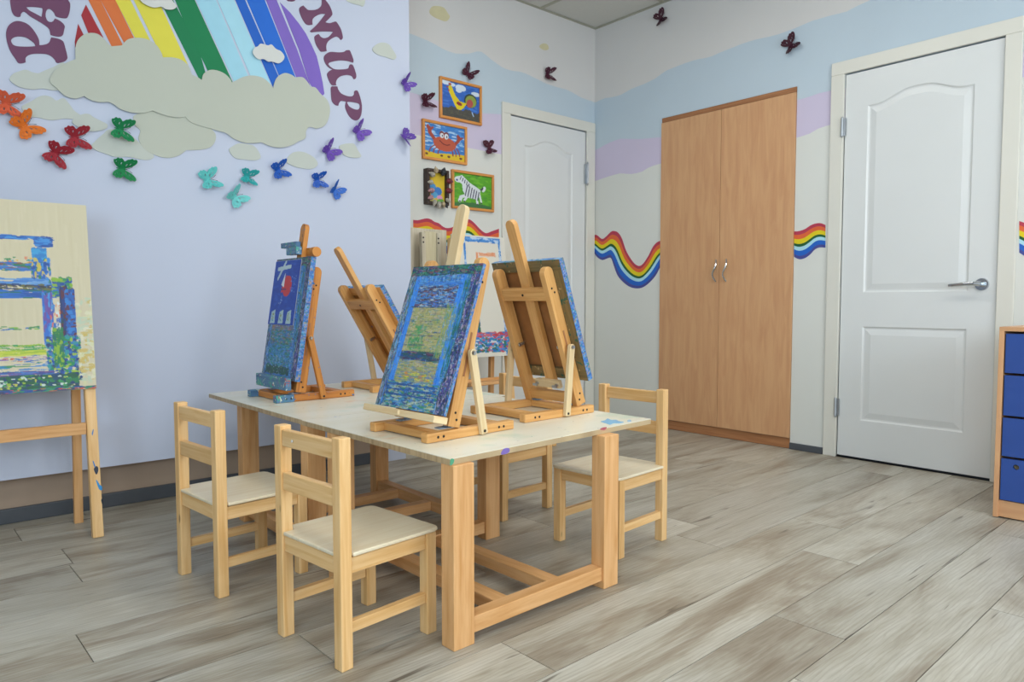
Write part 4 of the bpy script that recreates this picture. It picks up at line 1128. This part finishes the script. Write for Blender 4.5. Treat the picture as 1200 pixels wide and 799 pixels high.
def abstract(seed, W=150, H=200, style='a'):
    global R_
    R_ = np.random.default_rng(seed)
    a = Ras(W, H, '3a78b8')
    blues = ['2a6cc4', '3d8cd8', '2058ac', '56a0dc', '2f78cc', '3a88e0', '285ca4', '2c7cdc', '7ab8e4']
    mixc = ['1c6a54', '2a8070', '9ab0c0', '6a5a8a', '88905a', '5a4a44', '8aa8c0', '203468', '5aa8a0', '9ab8c8', '8a4860', '20283c', '26324a']
    a.streaks((0, 0, 1, 1), blues, 2200, .10, .014, .7, .6)
    a.streaks((0, 0, 1, 1), blues, 1600, .010, .05, .7, .5)
    a.streaks((0, 0, 1, 1), mixc, 1300, .05, .006, .6, .7)
    if style == 'a':
        olive = ['a4a262', 'b4ae74', '98a860', 'c0b080', 'aca468', 'bcb088', '8a9a5c']
        a.streaks((.17, .30, .78, .62), olive, 1500, .06, .010, .85, .45)
        a.streaks((.17, .66, .78, .83), olive, 700, .06, .008, .85, .45)
        a.streaks((.17, .30, .78, .83), olive, 300, .008, .03, .7, .5)
        a.streaks((.24, .42, .46, .60), ['2f9a58', '46a060', '6f9c58'], 120, .03, .016, .6, .6)
        a.streaks((.28, .52, .40, .66), ['2a8a50', '3a9a58'], 60, .012, .03, .7, .6)
        a.streaks((.30, .755, .76, .80), ['c8c030', 'd88a30', '9cb838', 'd8d050'], 130, .035, .008, .85, .45)
        a.streaks((.12, .61, .80, .67), ['1d4a94', '2a4a7a', '1c5a5a', '6a3a5a', '2a3050', '1c6a50'], 420, .09, .005, .85, .45)
        a.streaks((.12, .14, .80, .30), ['3d84c8', '5a3a4a', 'b8c8d0', '5a9cd0', '4a3038', '3a80d8', '2a5aa0', '8a5a50', '1c3a5a'], 1100, .05, .007, .85, .5)
        for x in (.14, .79): a.streaks((x - .035, .10, x + .04, .84), ['2a78dc', '3f90e8', '3584e4', '4a9cec'], 900, .010, .06, .85, .5)
        for x0, x1, y, n in ((.14, .80, .30, 50), (.20, .52, .40, 14), (.44, .72, .475, 14), (.16, .60, .50, 16), (.18, .50, .565, 14), (.14, .80, .65, 40)):
            a.streaks((x0, y - .004, x1, y + .005), ['20486c', '2a5a8a', '3a3a4a', '1c4a5a', '5a6a6a'], n, .06, .003, .75, .6)
        a.streaks((.17, .30, .78, .62), ['5a8aa8', '4a8a78', 'a88a68', '7a8a7a', 'c8c0a0'], 260, .05, .006, .5, .6)
        a.streaks((.17, .66, .78, .83), ['4a80a8', '3a78b0', '5a8a78', 'a08060'], 260, .06, .005, .6, .6)
        a.streaks((.66, .28, .82, .64), ['8a9a50', 'a0a850', '5a9a68', '4a90c0'], 260, .014, .03, .6, .6)
        a.streaks((.05, .82, .86, 1), ['3d84c8', '2a9090', '1d4a94', 'b8c8b0', '2a8a58', '5a9cd0', '1c3a7a', 'a0a860'], 1200, .05, .008, .8, .5)
        for y in (.84, .875, .91): a.streaks((.10, y - .004, .84, y + .005), ['1c4a8a', '2a6ab8', '24508c'], 90, .08, .004, .8, .5)
        a.streaks((.16, .12, .80, .145), ['3a80d8', '5a9cd8', '2a62b4'], 120, .08, .005, .8, .4)
    elif style == 'b':
        a.streaks((.12, .56, .78, .72), ['6a6a90', '7a8a5a', '8a88a0', '98705a', '4a6a8a'], 700, .06, .008, .75, .5)
        a.streaks((.14, .42, .74, .56), ['a07050', '98484a', 'a8a060', '5a7aa0', 'c8b878'], 500, .04, .008, .8, .5)
        a.streaks((.05, .90, .8, .96), ['1c5a44', '20604c', '1c4a54'], 300, .06, .006, .85, .4)
        a.streaks((.12, .60, .78, .90), ['2c6cb0', '2a8a78', '3a90c0', '1c6a54'], 700, .05, .008, .7, .5)
    for bx in ((0, 0, .10, 1), (.86, 0, 1, 1)): a.streaks(bx, blues + mixc, 1300, .010, .045, .75, .5)
    a.streaks((0, 0, .05, 1), ['a8b4c0', '9a90b0', '2a6a6a', '24406a', '6a7a5a'], 300, .008, .03, .8, .5)
    a.streaks((.88, 0, 1, 1), ['1a3a7a', '5a4a9a', '1c5a4c', '3a3a7a', 'b0a0b8', '20203a'], 900, .016, .02, .8, .5)
    a.streaks((.82, .1, .9, .75), ['2a6ab8', '1c6a54', '2a7a6a', '3a8ac8'], 300, .012, .05, .8, .5)
    a.streaks((0, 0, 1, .07), ['1c5a44', '203a74', '2a7a5a', '1c2c54', '3a8a6a', '8a4a5a'], 800, .035, .008, .8, .5)
    a.streaks((0, 0, 1, 1), ['b8d0dc', '98b0c8', '1c2c3c', '2a5a48', '8a8a58', '6a4a5a'], 600, .022, .003, .5, .5)
    a.streaks((0, 0, 1, 1), ['a8c0d8', '203050', '3a70b0'], 300, .003, .022, .5, .5)
    return a

def canvas(at, root_easel, w, h, tray_t, ras, label, back=HARDB, bar=FRAME_DIRTY, n0=.021, nb=0.0, T=.020):
    """stretched canvas standing on the easel's tray; built in the easel's frame, then made a thing of its own"""
    b = tray_t + .009
    org = at(b, 0, n0 + nb)
    bpy.context.view_layer.update()
    Mw = root_easel.matrix_world.copy()
    r = tag(empty('canvas_painting'), label, 'painting', 'paintings standing on the table easels')
    r.location = Mw @ org; r.rotation_euler = root_easel.rotation_euler
    U = (at(b + h, 0, n0) - org).normalized(); N = Vector((0, 1, 0)).cross(U).normalized()
    def q(u, v, n): return U * u + N * n + Vector((0, v, 0))
    for v0, v1, u0, u1 in ((-w / 2, w / 2, 0, .035), (-w / 2, w / 2, h - .035, h)):
        m = MB(); m.bar(q((u0 + u1) / 2, v0, T / 2), q((u0 + u1) / 2, v1, T / 2), T, .035, U); m.build('stretcher_bar', bar, r)
    for sg in (-1, 1):
        m = MB(); m.bar(q(.035, sg * (w / 2 - .0175), T / 2), q(h - .035, sg * (w / 2 - .0175), T / 2), .035, T, N); m.build('stretcher_bar', bar, r)
    m = MB(); m.bar(q(.035, 0, T - .006), q(h - .035, 0, T - .006), w - .07, .004, N); m.build('back_panel', back, r)
    e = Ras(40, 160, '3f6fa8'); e.streaks((0, 0, 1, 1), ['2a62b4', '3d84c8', '1d4a94', '8a90c0', '2a7a6a', '6aa0c8', 'a89070', '2f6fb8'], 900, .35, .006, .8, .5)
    gt = .0006
    for sg in (-1, 1):
        O = q(h, sg * (w / 2 + gt), 0 if sg > 0 else T)
        grid_face('painted_edge', e, O, (q(0, 0, T) if sg > 0 else -q(0, 0, T)), -q(h, 0, 0), PAINTED, r)
    e2 = Ras(120, 10, '3f6fa8'); e2.streaks((0, 0, 1, 1), ['2a62b4', '3d84c8', '4a8cc0', 'c8d0d0', '2a7a6a', '7ab0d8'], 400, .05, .4, .85, .3)
    grid_face('painted_edge', e2, q(h + gt, w / 2, 0), -q(0, w, 0), q(0, 0, T), PAINTED, r)
    # front seen from the painter's side: picture-right is local +y
    grid_face('painted_front', ras, q(h, -w / 2, T + .001), q(0, w, 0), -q(h, 0, 0), PAINTED, r)
    return r, q, T

ZB = ZT + .0006
# near left easel, painting towards us
e3, at3 = desk_easel((1.10, 1.634, ZB), 180 + 3.6, 14.3, .095, .09, .018, .625, 'pine table easel at the front left of the tables, painting side towards us', TR=PINE_LT, mastW=PINE_LT, tray_n=.036, traylen=.318)
# canvases face local +x; at 180 deg picture-right seen by the painter is world -y
c3, _, _ = canvas(at3, e3, .305, .415, .018, abstract(11, 260, 350, 'a'), 'large blue canvas with a yellow-green middle on the front left easel', nb=.038, T=.010)
# near right easel, seen from behind
e4, at4 = desk_easel((1.668, 1.706, ZB), 1.5, 20.0, .05, .088, .072, .622, 'pine table easel at the front right of the tables, seen from behind', traylen=.305)
c4, _, _ = canvas(at4, e4, .31, .402, .072, abstract(12, 80, 100, 'b'), 'canvas seen from its brown back, edge painted blue, on the front right easel')
# rear left easel, old stained
e1, at1 = desk_easel((1.115, 2.586, ZB), 180 + 1, 9.0, .095, .08, .030, .635, 'old paint-stained table easel at the rear left of the tables', W=PINE_OLD, SK=PINE_OLD, TR=PINE_BLUE, traylen=.36)
c1, q1, T1 = canvas(at1, e1, .29, .455, .034, abstract(13, 150, 230, 'b'), 'narrow blue canvas behind a small pinned picture, on the old stained easel')
# paint-smeared front board and clamps of the old easel
m = MB(); m.bar(at1(.030, -.13, .058), at1(.030, .135, .058), .022, .046, Vector((0, 0, 1))); m.build('paint_ledge', PINE_BLUE, e1, bevel=.003)
m = MB(); m.bar(at1(.530, -.030, -.008), at1(.530, .045, -.008), .024, .03, Vector((0, 0, 1))); m.cyl(at1(.530, .045, -.012), at1(.530, .075, -.012), .019, n=14); m.build('mast_clamp', PINE_OLD, e1, bevel=.002)
m = MB(); m.bar(at1(.528, -.065, .034), at1(.528, .022, .034), .024, .030, Vector((0, 0, 1))); m.build('clamp_jaw', PINE_BLUE, e1, bevel=.003)
m = MB(); m.bar(at1(.553, -.125, .034), at1(.553, .010, .034), .020, .020, Vector((0, 0, 1))); m.build('clamp_jaw', PINE_BLUE, e1, bevel=.003)
m = MB().box((.03, .103, .0005), (.096, .1305, .0262), 0); m.build('smeared_skid_end', PINE_BLUE, e1)
m = MB().box((.06, -.1305, .0005), (.096, -.1025, .0262), 0); m.build('smeared_skid_end', PINE_BLUE, e1)
# small pinned picture
pp = Ras(90, 120, '1c46a8')
pp.streaks((0, 0, 1, 1), ['2450b0', '183c9c', '2a5cc0'], 200, .08, .03, .5, .3)
pp.line([(.15, .13), (.62, .10)], .030, 'b8ccd0'); pp.line([(.42, .02), (.18, .28)], .026, 'b8ccd0')
pp.ell(.58, .40, .17, .16, 'c8383c', -20); pp.poly([(.40, .34), (.52, .22), (.54, .48), (.36, .50)], 'c8383c')
pp.poly([(.34, .38), (.45, .20), (.46, .42)], 'd8dce0'); pp.line([(.36, .45), (.54, .45)], .012, '1c2c6a')
for x in (.10, .42, .72):
    pp.poly([(x, .80), (x + .14, .76), (x + .17, .97), (x - .02, .98)], 'a8c4c8')
    pp.streaks((x + .02, .82, x + .10, .94), ['8a9a60', '4a8ab0'], 8, .02, .012, .8, .2)
pp.streaks((.70, .25, .9, .5), ['3a6cc8', '6a90d0'], 20, .02, .01, .8, .3)
pp.streaks((.3, .55, .45, .7), ['5a80c8', 'a0b8d8'], 12, .02, .01, .8, .3)
bpy.context.view_layer.update()
pr = tag(empty('pinned_picture'), 'small blue picture with a red and white boat, pinned over the old easel canvas', 'picture')
pr.location = c1.matrix_world @ q1(.200, -.033, T1 + .0028); pr.rotation_euler = c1.rotation_euler
Uq = q1(1, 0, 0); Nq = q1(0, 0, 1)
m = MB(); m.bar(Vector((0, 0, 0)), Uq * .248, .222, .0012, Nq); m.build('sheet', WHITEP, pr)
grid_face('paint_layer', pp, Uq * .247 + Nq * .0012 + Vector((0, -.1105, 0)), (0, .221, 0), -(Uq * .2465), PRINT, pr)
# rear right easel, seen from behind, leaning far back
e2, at2 = desk_easel((1.664, 2.624, ZB), 0.5, 31, .075, .07, .050, .635, 'pine table easel at the rear of the tables, seen from behind and leaning far back')
c2_, _, _ = canvas(at2, e2, .30, .385, .050, abstract(14, 60, 80, 'b'), 'canvas seen from its tan back on the far leaning easel', back=PINE_OLD, bar=PINE_E)

# ================================================================== STANDING BOARD EASELS
def floor_easel(loc, xr, xl, ybot, ytop, yrear, z0, z1, ras, label, mat_leg, mat_bar):
    r = tag(empty('standing_easel', loc), label, 'easel')
    L = Vector(loc)
    def P(x, y, z): return Vector((x, y, z)) - L
    s = (ytop - ybot) / (z1 - z0)
    def fy(z): return ybot + (z - z0) * s
    for x in (xr - .017, xl + .017):
        MB().bar(P(x, fy(0) + .022, 0), P(x, fy(z1 - .02) + .022, z1 - .02), .033, .030, (0, 1, 0)).build('front_leg', mat_leg, r, bevel=.002)
        MB().bar(P(x - .018 * (1 if x > (xr + xl) / 2 else -1), yrear, 0), P(x - .018 * (1 if x > (xr + xl) / 2 else -1), fy(z1) + .05, z1 - .03), .028, .024, (0, 1, 0)).build('rear_leg', mat_bar, r, bevel=.002)
    MB().bar(P(xl + .034, fy(.375) + .024, .375), P(xr - .034, fy(.375) + .024, .375), .022, .040).build('crossbar', mat_bar, r, bevel=.002)
    th = .012
    MB().bar(P((xl + xr) / 2, fy(z0), z0), P((xl + xr) / 2, fy(z1), z1), xr - xl, th, (0, 1, 0)).build('board', BOARD, r, bevel=.001)
    if ras is not None:
        nn = Vector((0, -1, s)).normalized() * (th / 2 + .0008)
        grid_face('painted_face', ras, P(xl, fy(z1), z1 ) + nn, Vector((xr - xl, 0, 0)), P(xl, fy(z0), z0) - P(xl, fy(z1), z1), PRINT, r)
    return r, fy
R_ = np.random.default_rng(21)
a = Ras(380, 400, 'cdc3a4')
a.streaks((0, 0, 1, 1), ['d4cbae', 'cac09f', 'd4caad', 'c8bd9b'], 300, .010, .14, .35, .3)
BX = lambda px: .53 + px / 108 * .47      # picture x of a pixel column of the visible part (right 44 % of the board)
BY = lambda py: (py - 228) / (462 - 228)
blue = ['1f5fb0', '2a74c4', '184a98', '3c8cd0']
def seg(x0, y0, x1, y1, cols, n, lx, ly, rag=.25): a.streaks((BX(x0), BY(y0), BX(x1), BY(y1)), cols, n, lx, ly, .9, rag)
seg(-120, 272, 68, 276, blue, 160, .05, .005)
seg(44, 274, 66, 284, blue, 60, .05, .006); seg(41, 287, 58, 300, ['2f8cc8', '3a9cd0', '2a7cc0'], 70, .04, .012)
seg(-120, 298, 60, 306, ['d86a40', '4a9cc0', 'd8b040', '3a8a58', '2a6ab8'], 90, .02, .008, .5)
seg(-120, 305, 55, 314, ['2a6ab8', '2a7a50', '7a4a4a', '3a78c0'], 240, .04, .005)
seg(40, 300, 62, 345, blue + ['2a7a50', 'c8b848'], 160, .012, .02)
seg(-120, 324, 60, 332, ['4a88cc', '3c78c4', '6a9cd0'], 160, .06, .005)
seg(-120, 331, 80, 338, ['3a3440', '2a4a3a', '6a6a3a', '1a3a74'], 220, .03, .005)
seg(-120, 338, 68, 347, ['1f5fb0', '2468bc', '1c4ea0', '1c6c60'], 240, .07, .004)
seg(62, 322, 86, 345, ['2f8a50', '1c4a98', '88b030', '2a6ab8'], 120, .02, .012)
seg(50, 345, 62, 400, ['2a6ac4', '4a94d0', '6a4a98'], 260, .010, .04)
seg(70, 336, 80, 415, ['1a3a80', '163468', '1c4a50', '5a2a3a'], 300, .010, .03)
seg(76, 338, 88, 400, ['1f5fb0', '2a7cc8', '5a2a3a', '184a98'], 240, .018, .014)
seg(58, 355, 70, 400, ['d0d8d8', '3a88c8', 'd86a3a', '2c5cb0', 'd0c8b0'], 60, .012, .02, .45)
seg(-120, 381, 46, 386, ['3a8a50', '2a6ab0', '7ab040', 'd0c8a0'], 60, .03, .004, .4)
seg(-120, 404, 52, 412, ['3a9a58', '98b830', '7aa838'], 90, .05, .006, .5)
seg(-120, 411, 54, 417, ['b8c838', 'c8cc50', '9ab838'], 120, .06, .005, .4)
seg(-120, 417, 54, 424, ['8a6aa8', '9a80b8', 'd4c8ac', '2a6ab0'], 90, .04, .004, .5)
seg(-60, 419, 30, 424, ['c8503a', '2a7ab8'], 16, .02, .005, .5)
seg(-120, 425, 60, 437, ['d4c8ac', 'd4c8ac', '2a7cc0', '3a88c8', '2f8a58'], 110, .05, .004, .4)
seg(52, 395, 92, 450, ['2a6ab8', '1f8a50', '98b830', '184a98', '2a9098', '1a3a70'], 420, .016, .012, .3)
seg(60, 385, 72, 430, ['1f7a48', '88b030', '1c6a60'], 140, .010, .02, .3)
seg(-120, 441, 88, 458, ['1c5a3c', '1c3a6a', '2a7a48', '1c4a58', '184a70', '20603c'], 700, .03, .008, .25)
seg(-120, 443, 80, 456, ['98b838', 'c8c850', 'c8d8d0', '3a9a58'], 90, .014, .008, .4)
seg(-120, 436, 60, 441, ['3a6ab8', '6a4a8a', '2a4a90'], 120, .05, .003, .3)
seg(88, 350, 112, 455, ['d0cfa0', 'b8c8b0', 'c8b060', 'd8d4b8'], 120, .03, .02, .55)
seg(-120, 458, 112, 462, ['1c4a90', '2a8a68', 'c8503a', '1c3a60'], 260, .03, .003, .3)
fe1, fy1 = floor_easel((.25, 2.85, 0), .530, -.05, 2.825, 2.905, 3.015, .512, 1.150, a, 'standing pine easel at the left edge with a paint-covered board', PINE, PINE_T)
MB().bar(Vector((.530, 2.915, .73)) - Vector((.25, 2.85, 0)), Vector((.530, 2.935, .95)) - Vector((.25, 2.85, 0)), .012, .02, (0, 1, 0)).build('side_batten', PINE_OLD, fe1, bevel=.001)
def leg_spot(pts, c):
    def place(p):
        w = on_y(p[0], p[1], 2.80)
        for _ in range(3): w = on_y(p[0], p[1], fy1(w.z) + .0068)
        return w - Vector((.25, 2.85, 0))
    sheet('paint_spot', [smooth_loop(pts)], place, (0, -1, 0), .0006, plain('paint_spot_' + c, c, .4), fe1)
leg_spot([(110, 549), (113, 546), (115, 548), (115, 552), (113, 556), (111, 553)], '1c2a40')
leg_spot([(112.5, 562), (114.5, 564), (117, 568), (119.5, 570), (119.5, 574), (116.5, 573.5), (114, 568)], '2a8ac8')
leg_spot([(108.5, 540), (110, 541), (112, 547), (110.5, 547)], '3a7ab8')
leg_spot([(107.5, 508), (109, 503), (109.7, 504), (108.6, 510)], '4a7ab0')
leg_spot([(118.5, 586), (120, 584), (121, 588), (120, 591)], '2a3038')

R_ = np.random.default_rng(33)
a = Ras(150, 200, 'd4d0c4')
L0, L1 = .14, .86
for bx in ((.20, .02, .9, .05), (.20, .05, .235, .98), (.86, .03, .90, .98)): a.streaks(bx, ['3c80c4', '4a90d0', '2f70b8', 'b8cce0'], 260, .02 if bx[2] - bx[0] < .1 else .08, .03 if bx[3] - bx[1] > .1 else .006, .9, .3)
a.streaks((.42, .16, .46, .30), ['d87848', 'd8946a'], 60, .008, .03, .8, .4); a.streaks((.46, .14, .80, .17), ['d88a60', 'd8a888'], 60, .06, .005, .7, .5)
a.streaks((.28, .36, .5, .42), ['3c90d0', '2f80c8', 'c8503a'], 50, .03, .01, .9, .3)
a.streaks((.24, .62, .38, .9), ['2a62b4', '3a8ac8', '6a4a9a', '1c6a54'], 300, .018, .03, .85, .3)
a.streaks((.36, .40, .40, .9), ['1c6a54', '1d4a94'], 120, .008, .04, .85, .3)
a.streaks((.32, .80, .95, .84), ['b83a48', 'c8606a', '3a74b8'], 120, .06, .006, .85, .3)
a.streaks((.28, .84, .95, .96), ['3a80c8', '1f5fb0', 'c04a50', '2a8ab8', 'c8d0d8', '1c6a54'], 420, .04, .008, .9, .3)
fe2, fy2 = floor_easel((2.45, 3.1, 0), 2.655, 2.285, 3.06, 3.14, 3.22, .512, 1.178, a, 'standing easel against the back wall with a white board framed in blue strokes', PINE, PINE_T)
MB().bar(Vector((2.30, 3.02, .375)) - Vector((2.45, 3.1, 0)), Vector((2.64, 3.02, .375)) - Vector((2.45, 3.1, 0)), .07, .016).build('paint_shelf', PINE_T, fe2, bevel=.002)

# bare pale easel folded against the back wall
pe = tag(empty('folded_easel', (2.16, 3.33, 0)), 'pale unpainted easel folded against the back wall beside the mural wall', 'easel')
for x in (2.215, 2.315):
    m = MB(); m.bar(Vector((x, 3.26, 0)) - Vector((2.16, 3.33, 0)), Vector((x, 3.31, 1.195)) - Vector((2.16, 3.33, 0)), .024, .03, (0, 1, 0)); m.build('upright', PALE_OLD, pe, bevel=.002)
    for z in (1.165, 1.14):
        yy = 3.26 + .05 * z / 1.195 - .0155
        MB().cyl(Vector((x - .004, yy, z)) - Vector((2.16, 3.33, 0)), Vector((x - .004, yy - .002, z)) - Vector((2.16, 3.33, 0)), .005, n=8).build('bolt', SCREW, pe)
MB().box((2.228 - 2.16, -.03, .5), (2.302 - 2.16, -.018, 1.20), 2).build('panel', BOARD, pe, bevel=.002)
MB().box((2.06 - 2.16, .05, .35), (2.43 - 2.16, .062, 1.225), 2).build('back_board', PALE_OLD, pe, bevel=.002)
MB().bar(Vector((2.10, 3.34, 0)) - Vector((2.16, 3.33, 0)), Vector((2.10, 3.37, .6)) - Vector((2.16, 3.33, 0)), .022, .022, (0, 1, 0)).build('rear_leg', PALE_OLD, pe)
MB().bar(Vector((2.26, 3.385, 0)) - Vector((2.16, 3.33, 0)), Vector((2.26, 3.385, .6)) - Vector((2.16, 3.33, 0)), .022, .02, (0, 1, 0)).build('rear_leg', PALE_OLD, pe)
